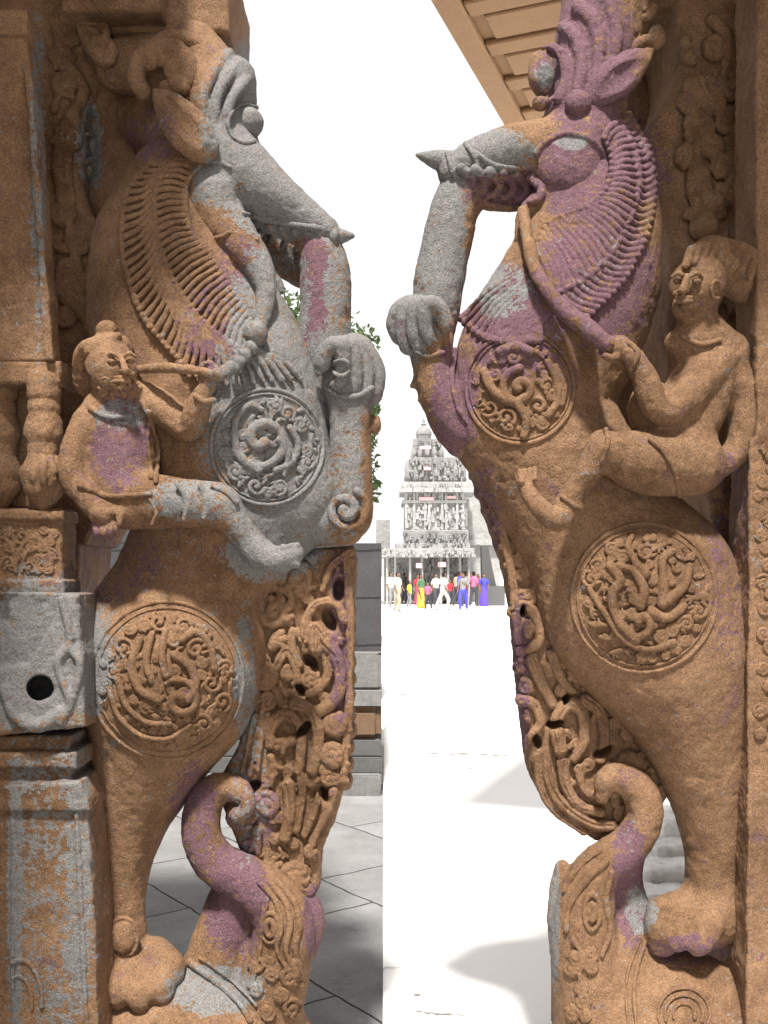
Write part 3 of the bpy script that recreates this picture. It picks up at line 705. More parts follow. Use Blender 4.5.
for cx, cy, R, a0, d in ((628, 34, 15, 90, 1), (640, 8, 13, 0, -1), (618, 12, 11, 180, 1), (648, -10, 12, 40, 1)):
    v.tube([(a[0], a[1], -12, 4.5) for a in curl(cx, cy, R, a0, 1.4, d)], k=2); v.ell(cx, cy, -2, R, R, 12, k=2)
v.tube([(626, 56, -14, 6), (640, 44, -16, 7), (652, 40, -14, 6)], k=2)
carve(v, 'horn_scroll', STONE, HEAD_R)

T2 = Vol(.0045); T2.tube([(476, 176, 0, 16), (462, 192, 0, 23), (452, 220, 0, 25), (443, 260, 0, 25), (437, 300, 0, 25), (434, 335, 2, 20)], k=4)
T2.tube([(486, 196, 6, 10), (470, 200, 2, 14)], k=6); T2.build(); carve(T2, 'trunk', STONE, RY)

v = Vol(.003)
inner = [(604, 138), (611, 160), (607, 186), (592, 203), (574, 212), (557, 218), (544, 228), (536, 246)]
mid = [(618, 122), (634, 150), (638, 190), (626, 228), (604, 262), (576, 284), (552, 296)]
outer = [(628, 116), (648, 150), (654, 190), (646, 234), (626, 276), (598, 306), (586, 318)]
ranks(v, [B2, H2], inner, mid, 30, 3.2, -3, 2.4, tip=3.8)
ranks(v, [B2, H2], mid, outer, 32, 3.2, 4, 1.8, tip=3.8)
lo_in = [(524, 272), (534, 288), (545, 300), (552, 310)]; lo_out = [(462, 318), (484, 336), (510, 342), (540, 340)]
ranks(v, B2, lo_in, lo_out, 15, 3.2, 5, .8, tip=4.6)
for cv, st in ((inner, 8), (mid, 8)):
    q = resamp(cv, int(190 / st)); w = on([B2, H2], q, 4.2)
    for a, ww in zip(q, w): v.ell(a[0], a[1], ww, 3.1, 3.1, 3.1, k=.6)
carve(v, 'mane', STONE, RY)
medallion('medallion', B2, 520, 388, 54, 21, RY, [(curl(520, 388, 20, 90, 1.3, 1), 4, 5), ([(484, 372), (494, 392), (512, 402), (524, 398)], 4, 4), ([(548, 362), (556, 380), (558, 400), (548, 416)], 3, 3), ([(556, 366), (564, 386), (562, 404)], 2.4, 2.4), ([(518, 404), (526, 420), (524, 436)], 4, 3), ([(500, 352), (516, 346), (530, 352)], 4, 4)])
medallion('medallion', B2, 644, 598, 72, 22, RY, [([(646, 574), (634, 560), (628, 545), (632, 536)], 5, 3), ([(636, 640), (618, 620), (612, 596), (620, 580), (610, 566)], 4, 4), ([(618, 566), (634, 572), (644, 590), (640, 606)], 4, 5), ([(662, 604), (664, 580), (662, 560), (672, 552)], 5, 4), (curl(640, 622, 20, 150, 1.0, 1), 3, 5), ([(590, 590), (604, 612), (622, 638), (648, 650), (674, 642)], 2.6, 2.6), ([(668, 600), (684, 586), (690, 566)], 4, 3), ([(652, 612), (668, 618), (684, 606)], 4, 3)])

polyR = [(470, 462), (486, 474), (520, 520), (560, 580), (600, 640), (640, 700), (664, 738), (676, 770), (668, 800), (650, 826), (625, 848), (596, 842), (572, 828), (548, 808), (532, 776), (526, 740), (520, 700), (517, 660), (513, 615), (507, 575), (494, 535), (482, 500)]
holesR = [(555, 724, 6), (538, 742, 5), (604, 752, 7), (523, 610, 4), (566, 700, 4)]
stR = [([(478, 470), (492, 505), (506, 545), (514, 590), (518, 640)], 4, 4), ([(512, 612), (524, 606), (536, 616), (540, 640), (528, 650)], 5, 4), ([(536, 585), (552, 612), (558, 640)], 4, 3), ([(548, 590), (562, 615), (566, 645)], 3, 3),
       ([(532, 660), (542, 684), (552, 704)], 6, 5), ([(552, 655), (562, 680), (572, 690)], 5, 4), ([(520, 700), (534, 704), (540, 722), (530, 736)], 5, 4),
       ([(560, 750), (556, 722), (568, 704), (582, 712), (584, 740), (574, 758)], 7, 5), ([(586, 700), (600, 712), (604, 740), (600, 760)], 6, 5), ([(598, 684), (614, 700), (622, 720)], 5, 4), ([(618, 700), (632, 716), (640, 740)], 5, 4),
       ([(545, 752), (550, 785), (566, 808), (592, 824), (612, 826)], 5, 6), ([(536, 756), (540, 786), (556, 812), (584, 832)], 4, 4), ([(562, 762), (566, 786), (580, 806), (600, 812)], 6, 5), ([(578, 768), (584, 790), (598, 796)], 5, 4),
       ([(648, 718), (660, 746), (662, 780)], 4, 3)]
panel(polyR, holesR, stR, 15, 'tail_scrollwork', RY, rim=[(474, 474, 6), (480, 492, 6.5), (487, 510, 6.5), (494, 528, 6.5), (501, 546, 7), (507, 565, 7), (511, 584, 7), (514, 603, 7), (517, 622, 7), (519, 641, 7), (521, 660, 7), (523, 680, 7), (525, 700, 7), (528, 720, 7), (530, 740, 7), (533, 760, 7)])

M2 = Vol(.0045)
M2.ell(668, 1085, 0, 120, 138, 74, k=4)
M2.tube([(602, 796, -16, 8), (606, 780, -18, 12), (622, 778, -16, 15), (640, 792, -14, 18), (643, 820, -12, 19), (628, 846, -12, 20), (604, 864, -12, 22), (588, 890, -8, 27), (584, 930, -6, 32), (590, 975, -2, 38), (604, 1030, 0, 44)], k=8)
M2.tube([(632, 836, 8, 16), (624, 880, 12, 18), (626, 920, 14, 26), (620, 960, 10, 40)], k=10)
M2.ell(592, 1020, 0, 34, 40, 50, k=10)
M2.tube([(562, 868, 4, 8), (556, 895, 4, 8), (556, 930, 4, 8), (562, 960, 4, 8)], k=4)
M2.build(); MK2 = carve(M2, 'makara', STONE, RY)
v = Vol(.003)
relief(v, M2, [(606, 862), (586, 880), (570, 905), (566, 930)], 3.2, .5); relief(v, M2, [(600, 850), (578, 868), (564, 890)], 3, .5); relief(v, M2, [(612, 872), (606, 900), (610, 930), (602, 955)], 3, .5)
relief(v, M2, arc(592, 912, 8, 0, 360, 20, 18), 2.4, .5); relief(v, M2, arc(592, 912, 3, 0, 360, 12, 8), 3, .5)
relief(v, M2, [(574, 940), (582, 955), (580, 975), (586, 995)], 3, .5)
relief(v, M2, [(646, 940), (638, 965), (634, 990), (636, 1025)], 2.4, .5); relief(v, M2, [(640, 940), (630, 965), (626, 990), (628, 1025)], 1.6, .5)
for R in (26, 19, 11): relief(v, M2, arc(684, 1014, R, -20, 200, 20), 2, .5)
foliage_fill(v, M2, lambda x, y, r: 560 < x - r and x + r < 600 and y > 935, 556, 940, 600, 1016, 8, (6, 11), 4, 2.4, .5)
carve(v, 'makara_ornament', STONE, MK2)

S2 = Vol(.006)
S2.poly([(668, -60), (840, -60), (840, 1016), (736, 1016), (728, 860), (738, 700), (728, 560), (690, 420), (668, 330), (672, 240), (650, 170), (646, 130), (672, 90), (684, 50)], 48, 190, 10)
S2.poly([(600, -60), (720, -60), (720, 500), (610, 500), (600, 400), (600, 300), (600, 180)], 190, 250, 8)
S2.build(); SHR = carve(S2, 'pillar_shaft', STONE, RY)
v = Vol(.0045)
relief(v, S2, [(712, 20), (728, 40), (724, 80), (708, 110), (700, 150), (690, 190), (700, 215)], 7, 2, 5)
relief(v, S2, [(744, 60), (746, 110), (734, 150), (738, 200)], 7, 2); relief(v, S2, [(740, 10), (752, 30), (756, 60)], 6, 2)
relief(v, S2, [(742, 385), (728, 420), (716, 460), (716, 510), (728, 560), (738, 590)], 9, 4, 7, fallback=48)
relief(v, S2, [(738, 600), (730, 640), (742, 680)], 8, 2)
foliage_fill(v, S2, lambda x, y, r: 676 < x - r and x + r < 760, 672, 40, 760, 330, 30, (9, 17), 9, 4.6, 3.5)
for x, y, r in ((712, 205, 14), (702, 190, 10), (704, 228, 15)): v.ell(x, y, 42, r, r * .9, r)
carve(v, 'foliage_relief', STONE, SHR, 1.2)
v = Vol(.006); v.box(610, -110, 860, -30, 0, 200, 5); v.box(600, -150, 900, -100, -20, 200, 5); carve(v, 'capital', STONE, RY)
MB().box(P(585, 0)[0], D0 - .2, 0, P(850, 0)[0], D0 + .62, .22, .02).build('pedestal', STONE, RY)

R2 = Vol(.0038)
R2.tube([(704, 362, -44, 34), (696, 400, -50, 34), (676, 440, -56, 34)], k=6, flat=.85)
R2.ell(652, 410, -56, 24, 30, 26, k=8)
R2.tube([(702, 345, -50, 22), (698, 318, -56, 20)], k=8); R2.tube([(680, 346, -54, 16), (704, 338, -54, 20), (728, 352, -46, 20)], k=8)
R2.ell(698, 287, -64, 27, 33, 26, ang=-12, k=4); R2.ell(684, 308, -72, 11, 10, 12, k=5)
R2.tube([(714, 362, -58, 20), (694, 390, -72, 18), (668, 412, -84, 15), (654, 404, -88, 14), (644, 376, -88, 13), (630, 354, -86, 10)], k=5)
hand(R2, 618, 347, -86, 13, -.95, -.1, 5, L=1.0)
R2.tube([(730, 372, -40, 20), (744, 410, -40, 17), (738, 448, -44, 14), (712, 470, -54, 12)], k=6)
R2.tube([(690, 462, -56, 34), (650, 462, -70, 33), (620, 456, -80, 24), (604, 448, -84, 17)], k=8, flat=.85)
R2.tube([(602, 448, -84, 16), (590, 470, -82, 14), (574, 492, -80, 12), (566, 505, -80, 12)], k=4)
R2.tube([(572, 510, -80, 12), (556, 520, -84, 12), (540, 508, -86, 10), (528, 492, -84, 9), (522, 478, -80, 8)], k=4)
for i in range(4): R2.tube([(522 + i * 4, 482 - i, -88 + i * 3, 4), (520 + i * 5, 472 - i, -84 + i * 3, 3.2)], k=1)
R2.build(); RR = carve(R2, 'rider', STONE, RY); RR['label'] = 'smiling rider with combed-back hair, holding the rein up in one hand'
v = Vol(.0026); face(v, 692, 287, -90, 1.15, -1)
relief(v, R2, arc(716, 290, 5, 0, 300, 12, 9), 2.2, .5)
carve(v, 'face_relief', STONE, RR, .4)
v = Vol(.003)
for i in range(9):
    x = 686 + i * 8; y = 256 - 10 * math.sin(i / 8 * math.pi) + i * 1.5
    v.tube([(x, y + 10, -84 + i * 3, 4.5), (x + 6, y - 6, -78 + i * 3, 5.2), (x + 20, y - 6, -66 + i * 2, 5), (x + 30, y + 8 + i, -54, 4.5), (x + 30 + (8 - i), y + 24 + i * 2, -46, 4)], k=.8)
v.tube([(712, 262, -50, 26), (730, 272, -40, 22), (742, 290, -30, 14)], k=4); v.ell(748, 262, -40, 12, 16, 12, k=3)
carve(v, 'hair', STONE, RR)
v = Vol(.003)
v.tube([(523, 212, -30, 6), (528, 240, -44, 6), (536, 272, -66, 7), (556, 302, -78, 8), (584, 328, -86, 9), (606, 344, -88, 9)], k=1)
w = on(B2, np.array([(536, 272), (556, 302), (584, 328)], float), 0); v.tube([(536, 272, w[0] - 2, 8), (556, 302, w[1] - 2, 9), (584, 328, w[2] - 4, 10), (606, 344, -84, 9)], k=2)
carve(v, 'rein', STONE, RR)
for nm, q in (('wrist_band', [(630, 344), (638, 352), (634, 366)]), ('necklace', [(682, 336), (700, 344), (720, 340)]), ('waist_fold', [(650, 440), (664, 452), (676, 476), (680, 496)]),
              ('knee_band', [(606, 430), (608, 442), (602, 462)]), ('anklet', [(562, 496), (572, 504), (580, 508)])):
    v = Vol(.003); relief(v, R2, q, 2.6, .8); carve(v, nm, STONE, RR)

# ================================================================== engaged columns at either side
CL = empty('stone_column', (P(30, 0, -50)[0], P(0, 0, -50)[1], 0.0), 'moulded stone column with a lotus-bud drop and a pierced grey block', 'column')
W0 = -70
v = Vol(.004)
v.poly([(-30, 30), (25, 36), (27, 50), (31, 70), (54, 362), (-30, 362)], W0, -45, 3); v.poly([(-30, 6), (26, 8), (28, 16), (27, 34), (-30, 34)], W0 - 8, -45, 4)
v.poly([(23, 66), (31, 70), (53, 360), (44, 360)], W0 - 6, -50, 2)
v.build(); SH3 = v; carve(v, 'upper_shaft', STONE, CL)
v = Vol(.0035)
v.box(-10, 360, 60, 384, W0, -20, 4)
pf = [(378, 13), (384, 17), (392, 17), (395, 11), (402, 11), (404, 15), (409, 16), (412, 11), (416, 12), (422, 17), (432, 19), (438, 17), (440, 11), (445, 11), (447, 16), (452, 16), (455, 12), (462, 17), (474, 21), (484, 20), (494, 15), (503, 9), (509, 4)]
for x in (44, 0): v.tube([(x, y, -62 if x else -40, r) for y, r in pf], k=1, raw=True)
for a_ in range(-3, 4):
    t_ = a_ * .5; v.tube([(44 + 15 * math.sin(t_), 458, -62 - 15 * math.cos(t_), 2.5), (44 + 20 * math.sin(t_), 476, -62 - 20 * math.cos(t_), 4.5), (44 + 8 * math.sin(t_), 504, -62 - 8 * math.cos(t_), 2.5)], k=1)
v.box(-30, 376, 30, 508, -30, -12, 2, k=2)
carve(v, 'lotus_bud_bracket', STONE, CL)
v = Vol(.0035); v.box(-30, 508, 62, 594, W0 + 6, -20, 4); v.box(-30, 580, 64, 598, W0 - 2, -20, 3, k=2); v.box(-30, 510, 63, 520, W0, -20, 3, k=2)
v.build(); blk = v
vv = Vol(.0028)
relief(vv, blk, arc(34, 572, 18, 0, 180, 14, 34), 2, .5); relief(vv, blk, arc(34, 572, 12, 0, 180, 14, 24), 1.6, .5); relief(vv, blk, arc(2, 572, 14, 0, 180, 14, 34), 2, .5)
foliage_fill(vv, blk, lambda x, y, r: x + r < 60 and 524 < y - r and y + r < 576, 8, 524, 60, 578, 16, (5, 9), 3, 1.5, .5)
b_ = carve(v, 'carved_block', STONE, CL); carve(vv, 'block_relief', STONE, b_, .4)
v = Vol(.0035)
v.poly([(-30, 592), (78, 594), (80, 640), (84, 655), (84, 704), (86, 728), (-30, 738)], W0 - 26, -20, 4)
v.poly([(-34, 596), (56, 592), (14, 668), (-34, 672)], W0 - 60, W0 - 12, 3, op='s', k=3)
v.tube([(40, 688, W0 - 60, 13), (40, 688, -40, 12)], k=2, op='s')
v.tube([(6, 690, W0 - 26, 6), (16, 716, W0 - 28, 7), (40, 726, W0 - 28, 7), (60, 712, W0 - 26, 6)], k=3)
for q in ([(62, 600), (70, 640), (58, 664), (70, 700)], [(72, 650), (80, 665), (72, 700), (60, 722)]): v.tube([(a[0], a[1], W0 - 27, 4) for a in q], k=3)
carve(v, 'pierced_block', STONE, CL)
v = Vol(.004)
v.box(-30, 736, 70, 756, W0 - 8, -20, 3); v.box(-30, 752, 76, 770, W0 - 18, -20, 5, k=2); v.box(-30, 766, 72, 794, W0 - 10, -20, 4, k=2); v.poly([(-30, 786), (80, 782), (88, 800), (90, 812), (-30, 812)], W0 - 22, -20, 3)
carve(v, 'base_moulding', STONE, CL)
v = Vol(.004)
v.poly([(-30, 806), (88, 806), (92, 880), (100, 1060), (-30, 1060)], W0 - 16, -20, 3); v.poly([(73, 806), (78, 806), (90, 1060), (85, 1060)], W0 - 19, -20, 1.5)
v.poly([(10, 800), (12, 800), (14, 1060), (11, 1060)], W0 - 18.5, -20, 1.5)
v.build(); lw = v; vv = Vol(.0028)
relief(vv, lw, arc(20, 1000, 22, -10, 110, 14, 40), 2.4, .5); relief(vv, lw, arc(18, 1004, 14, -10, 110, 14, 28), 2, .5)
o = carve(v, 'lower_shaft', STONE, CL); carve(vv, 'shaft_relief', STONE, o, .4)
MB().box(P(-60, 0, W0)[0], P(0, 0, W0 - 24)[1], 0, P(104, 0, W0)[0], P(0, 0, -18)[1], .35, .02).build('column_foot', STONE, CL)

CR = empty('stone_column', (P(770, 0, -30)[0], P(0, 0, -30)[1], 0.0), 'narrow rough-edged stone column beyond the foot of the combed-hair rider\'s yali', 'column')
v = Vol(.005); v.poly([(757, -40), (830, -40), (830, 1050), (748, 1050), (748, 760), (750, 700), (749, 520), (757, 425)], -60, 0, 3); v.tube([(a, b, -58, 3) for a, b in ((752, 440), (751, 600), (750, 800), (749, 1040))], k=2)
v.build(); rc = v; o = carve(v, 'shaft', STONE, CR, 1.5)
vv = Vol(.003); foliage_fill(vv, rc, lambda x, y, r: 752 < x - r, 752, 440, 775, 740, 22, (5, 9), 6, 2, .5); carve(vv, 'shaft_relief', STONE, o, .4)
MB().box(P(742, 0, -60)[0], P(0, 0, -66)[1], 0, P(835, 0, -60)[0], P(0, 0, 4)[1], .3, .02).build('column_foot', STONE, CR)
# ================================================================== SETTING
def joint_material(name, c, jc, var, scale, bw, bh, ang, mortar, off=(0, 0, 0)):
    m, t, b = nt(name); tc = t.nodes.new('ShaderNodeTexCoord').outputs['Object']
    mp = t.nodes.new('ShaderNodeMapping'); mp.inputs['Rotation'].default_value = (0, 0, math.radians(ang)); mp.inputs['Location'].default_value = off; t.links.new(tc, mp.inputs[0])
    wob = t.nodes.new('ShaderNodeVectorMath'); wob.operation = 'ADD'; nn = t.nodes.new('ShaderNodeTexNoise'); nn.inputs['Scale'].default_value = 5; t.links.new(tc, nn.inputs[0])
    sc_ = t.nodes.new('ShaderNodeVectorMath'); sc_.operation = 'SCALE'; sc_.inputs['Scale'].default_value = .035; t.links.new(nn.outputs[1], sc_.inputs[0])
    t.links.new(mp.outputs[0], wob.inputs[0]); t.links.new(sc_.outputs[0], wob.inputs[1])
    br = t.nodes.new('ShaderNodeTexBrick'); t.links.new(wob.outputs[0], br.inputs['Vector'])
    br.inputs['Scale'].default_value = scale; br.inputs['Brick Width'].default_value = bw; br.inputs['Row Height'].default_value = bh; br.inputs['Mortar Size'].default_value = mortar; br.inputs['Mortar Smooth'].default_value = .2; br.offset = .37
    br.inputs['Color1'].default_value = (*[x * (1 - var) for x in c], 1); br.inputs['Color2'].default_value = (*[x * (1 + var) for x in c], 1); br.inputs['Mortar'].default_value = (*jc, 1)
    n1 = noise(t, tc, 2.2, 6, .7); n2 = noise(t, tc, 90, 3, .8, 4)
    col = mix(t, 1.0, br.outputs[0], ramp(t, n1, [(.3, (.72,) * 3), (.7, (1.2,) * 3)]), 'MULTIPLY')
    col = mix(t, 1.0, col, ramp(t, n2, [(.3, (.82,) * 3), (.7, (1.12,) * 3)]), 'MULTIPLY')
    t.links.new(col, b.inputs['Base Color'])
    h_ = math_(t, 'SUBTRACT', math_(t, 'MULTIPLY', n2, .25), br.outputs['Fac'])
    bp = t.nodes.new('ShaderNodeBump'); bp.inputs['Strength'].default_value = .5; bp.inputs['Distance'].default_value = .012; t.links.new(h_, bp.inputs['Height']); t.links.new(bp.outputs[0], b.inputs['Normal'])
    return m
PALE = plain('pale_plaza', (.84, .83, .81), .05, .7, bump=.1)
FLAG = joint_material('flagstone', (.19, .19, .189), (.02, .02, .02), .10, 1.0, 1.25, .75, 53, .006, (.15, .1, 0))
def sheet(name, x0, y0, x1, y1, z, mat):
    bm = bmesh.new(); vs_ = [bm.verts.new(p) for p in ((x0, y0, z), (x1, y0, z), (x1, y1, z), (x0, y1, z))]; bm.faces.new(vs_)
    me = bpy.data.meshes.new(name); bm.to_mesh(me); bm.free(); me.materials.append(mat); o = bpy.data.objects.new(name, me); C.objects.link(o); o['kind'] = 'structure'; return o
sheet('ground', -600, -300, 600, 900, 0, plain('pale_earth', (.72, .70, .66), .08, .3, bump=.1))
sheet('paving', -9, -3, 0, 7.6, .008, FLAG)
KB = MB()
for i in range(20): KB.box(-.004, -3 + i * 1.4, -.05, .11, -3 + i * 1.4 + 1.392, .03, .006)
KB = KB.build('kerb', PALE); KB['kind'] = 'structure'
sheet('plaza', 0, -3, 60, 52, .004, PALE)
JM = plain('joint_grit', (.20, .19, .18), .3, 20)
cr = MB()
def crack(x0, x1, y, th=1.6, dy=0):
    R_ = random.Random(int(x0)); n = 14; top = []; bot = []
    for i in range(n + 1):
        a = x0 + (x1 - x0) * i / n; yy = y + dy * i / n + R_.uniform(-.9, .9); dd = 1600 / (yy - 575); t_ = th * R_.uniform(.15, .9) * (1 - abs(i / n - .5) ** 2 * 3) * dd * dd / 1600 + .0005
        top.append(cr.bm.verts.new(((a - 384) * dd / 1000, dd + t_, .009))); bot.append(cr.bm.verts.new(((a - 384) * dd / 1000, dd - t_, .009)))
    for i in range(n): cr.bm.faces.new((bot[i], bot[i + 1], top[i + 1], top[i]))
for a in ((420, 508, 754, 1.3, 2), (396, 408, 695, 1, 0), (472, 500, 696, .8, 0), (466, 480, 769, 1, 1), (490, 504, 830, .8, 0), (388, 421, 997, 2.2, 0), (406, 466, 1013, 1.6, 4), (500, 512, 727, .8, 0), (490, 518, 640, .8, 12)): crack(*a)
o = cr.build('paving_joints', JM); o['kind'] = 'structure'

GRY = joint_material('grey_masonry', (.062, .062, .065), (.03, .03, .03), .12, 1.0, 1.1, .36, 0, .01)
# masonry runs along x; wall faces use x/z, so give the brick pattern those coordinates
def wallify(m):
    t = m.node_tree; tc = next(n for n in t.nodes if n.type == 'TEX_COORD'); mp = next(n for n in t.nodes if n.type == 'MAPPING')
    sp = t.nodes.new('ShaderNodeSeparateXYZ'); cb = t.nodes.new('ShaderNodeCombineXYZ'); t.links.new(tc.outputs['Object'], sp.inputs[0])
    ad = math_(t, 'ADD', sp.outputs[0], sp.outputs[1]); t.links.new(ad, cb.inputs[0]); t.links.new(sp.outputs[2], cb.inputs[1]); t.links.new(cb.outputs[0], mp.inputs[0])
wallify(GRY)
LGT = plain('pale_granite', (.17, .17, .165), .35, 14, scale2=40); BRN = plain('brown_course', (.14, .088, .055), .25, 10); DGR = plain('grey_granite', (.095, .095, .095), .2, 8)
# stepped platform wall on the left, 7.4 m off
PW = empty('platform_wall', (-2.5, 7.4, 0), 'grey block wall of a temple platform on moulded pale and brown courses, trees behind', 'wall')
def zz(y, d): return EYE + (575 - y) * d / 1000
XR = -.022
MB().box(-4.6, 7.55, zz(652, 7.5), XR, 9.5, zz(543, 7.5)).build('block_wall', GRY, PW)
MB().box(-4.6, 7.46, zz(653, 7.46), XR + .004, 9.5, zz(652, 7.5), 0).box(-4.6, 7.40, zz(690, 7.4), XR, 9.5, zz(653.3, 7.4), .02).build('weathered_ledge', LGT, PW)
MB().prism([(0, 0)] * 0 or [(-4.6, zz(706, 7.34)), (XR, zz(706, 7.34)), (XR, zz(691, 7.34)), (-4.6, zz(691, 7.34))], 7.34, 9.4).build('fillet', LGT, PW)
m_ = MB(); m_.box(-4.6, 7.33, zz(740, 7.36), XR, 9.4, zz(707, 7.36), .045).build('round_course', BRN, PW)
MB().box(-4.6, 7.30, zz(757, 7.3), XR, 9.4, zz(741, 7.3), .01).box(-4.6, 7.26, zz(774, 7.26), XR, 9.4, zz(758, 7.26), .01).build('step_course', DGR, PW)
MB().box(-4.6, 7.2, -.02, XR, 9.4, zz(775, 7.2), .01).build('footing', LGT, PW)

MB().box(-4.6, 7.56, zz(543, 7.5) + .004, -1.3, 9.4, zz(480, 7.5)).build('upper_blocks', GRY, PW)
# trees
LEAF = plain('leaf', (.060, .085, .032), .5, 3, bump=0); BARK = plain('bark', (.10, .08, .06), .3, 20)
def tree(x, y, h, cr_, label, seed, n=5200, leaf=.055):
    R_ = random.Random(seed); np.random.seed(seed)
    root = empty('tree', (x, y, 0), label, 'tree', 'trees behind the platform wall')
    bm = bmesh.new()
    def limb(a, b, r0, r1, seg=7, n_=5):
        a, b = Vector(a), Vector(b); ring0 = None
        side = (b - a).orthogonal().normalized(); up = (b - a).normalized().cross(side)
        jog = [Vector((R_.uniform(-1, 1), R_.uniform(-1, 1), 0)) * (b - a).length * .04 for _ in range(n_ + 1)]; jog[0] = Vector(); 
        for i in range(n_ + 1):
            t = i / n_; c = a.lerp(b, t) + jog[i]; r = r0 + (r1 - r0) * t
            ring = [bm.verts.new(c + side * r * math.cos(2 * math.pi * j / seg) + up * r * math.sin(2 * math.pi * j / seg)) for j in range(seg)]
            if ring0:
                for j in range(seg): bm.faces.new((ring0[j], ring0[(j + 1) % seg], ring[(j + 1) % seg], ring[j]))
            ring0 = ring
        return b
    top = limb((x, y, -.05), (x + .1, y, h * .5), .15, .10)
    cx, cy, cz = x, y, h * .68; tips = []
    for i in range(26):
        a = R_.uniform(0, 6.283); e = R_.uniform(-.5, 1.2); rr = R_.uniform(.7, 1.0)
        tip = (cx + cr_[0] * rr * math.cos(a) * math.cos(e), cy + cr_[1] * rr * math.sin(a) * math.cos(e), cz + cr_[2] * rr * math.sin(e))
        st = Vector((x + .05, y, h * R_.uniform(.28, .5))); limb(st, tip, .045, .008, 5, 4); tips.append(tip)
    me = bpy.data.meshes.new('trunk'); bm.to_mesh(me); bm.free(); me.materials.append(BARK); o = bpy.data.objects.new('trunk', me); C.objects.link(o); o.parent = root; o.matrix_parent_inverse = Matrix.Translation(-Vector(root.location))
    V = []; Fc = []
    cl = []
    for tp in tips:
        for _ in range(3): cl.append((Vector(tp) + Vector((R_.gauss(0, .22), R_.gauss(0, .22), R_.gauss(0, .2))), R_.uniform(.14, .32)))
    for _ in range(30):
        a = R_.uniform(0, 6.283); e = R_.uniform(-1, 1.4); rr = R_.uniform(.1, .8)
        cl.append((Vector((cx + cr_[0] * rr * math.cos(a) * math.cos(e), cy + cr_[1] * rr * math.sin(a) * math.cos(e), cz + cr_[2] * rr * math.sin(e))), R_.uniform(.2, .4)))
    for i in range(n):
        c, r = R_.choice(cl); p = c + Vector((R_.gauss(0, r * .6), R_.gauss(0, r * .6), R_.gauss(0, r * .5)))
        if p.x > -.06: continue
        d1 = Vector((R_.gauss(0, 1), R_.gauss(0, 1), R_.gauss(-.3, .7))).normalized(); d2 = d1.orthogonal().normalized(); d2 = (d2 + d1.cross(d2) * R_.uniform(-1, 1)).normalized()
        L_ = leaf * R_.uniform(.6, 1.3); k = len(V)
        for q in (p - d1 * L_, p + d2 * L_ * .42, p + d1 * L_, p - d2 * L_ * .42): V.append(q[:])
        Fc.append((k, k + 1, k + 2, k + 3))
    me = bpy.data.meshes.new('crown'); me.from_pydata(V, [], Fc); me.materials.append(LEAF); o = bpy.data.objects.new('crown', me); C.objects.link(o); o.parent = root; o.matrix_parent_inverse = Matrix.Translation(-Vector(root.location))
tree(-.78, 12.0, 4.7, (.62, .7, 1.7), 'leafy tree behind the platform wall, showing between the trunk and the chest', 3, 11000)
tree(-1.35, 12.6, 5.4, (.8, .8, 1.5), 'taller tree whose leaves show under the jaw of the grey-headed yali', 8, 7000)

# gallery eave overhead at the back right
EV = empty('gallery_eave', (1.6, 6.0, 0), 'warm stone gallery roof with panelled soffit above the eye of the mauve-headed yali', 'roof')
SOF = plain('soffit_stone', (.36, .225, .13), .16, 9, scale2=70); 
He = 4.5
def ev(px, py): d = (He - EYE) * 1000 / (575 - py); return ((px - 384) * d / 1000, d)
e0, e1 = ev(430, -10), ev(540, 180)
dirv = Vector((e1[0] - e0[0], e1[1] - e0[1], 0)).normalized(); nrm = Vector((dirv.y, -dirv.x, 0))
def slab(pts, z0, z1, name, mat, parent):
    bm = bmesh.new(); a = [bm.verts.new((p[0], p[1], z0)) for p in pts]; b = [bm.verts.new((p[0], p[1], z1)) for p in pts]
    bm.faces.new(a[::-1]); bm.faces.new(b)
    for i in range(len(pts)): bm.faces.new((a[i - 1], a[i], b[i], b[i - 1]))
    bmesh.ops.bevel(bm, geom=bm.edges[:], offset=.008, segments=1, affect='EDGES'); bmesh.ops.recalc_face_normals(bm, faces=bm.faces)
    me = bpy.data.meshes.new(name); bm.to_mesh(me); bm.free(); me.materials.append(mat); o = bpy.data.objects.new(name, me); C.objects.link(o)
    if parent: o.parent = parent; o.matrix_parent_inverse = Matrix.Translation(-Vector(parent.location))
    return o
B0 = Vector((e0[0], e0[1], 0)) - dirv * .35
def ep(u, v_): q = B0 + dirv * u + nrm * v_; return (q.x, q.y)
LEN = 4.4
slab([ep(0, 0), ep(LEN, 0), ep(LEN, 1.9), ep(0, 1.9)], He, He + .22, 'roof_slab', SOF, EV)
slab([ep(0, 0), ep(LEN, 0), ep(LEN, .13), ep(0, .13)], He - .05, He - .002, 'edge_moulding', SOF, EV)
for k in range(11):
    u = .05 + k * .42
    slab([ep(u, .134), ep(u + .13, .134), ep(u + .13, 1.88), ep(u, 1.88)], He - .035, He - .002, 'rib', SOF, EV)
    if k < 10:
        for j in range(3): slab([ep(u + .16, .20 + j * .55), ep(u + .39, .20 + j * .55), ep(u + .39, .64 + j * .55), ep(u + .16, .64 + j * .55)], He - .03, He - .002, 'soffit_panel', SOF, EV)
for u in (1.6, 4.1):
    q = ep(u, 1.3); MB().box(q[0] - .14, q[1] - .14, 0, q[0] + .14, q[1] + .14, He - .07, .02).build('post', SOF, EV)

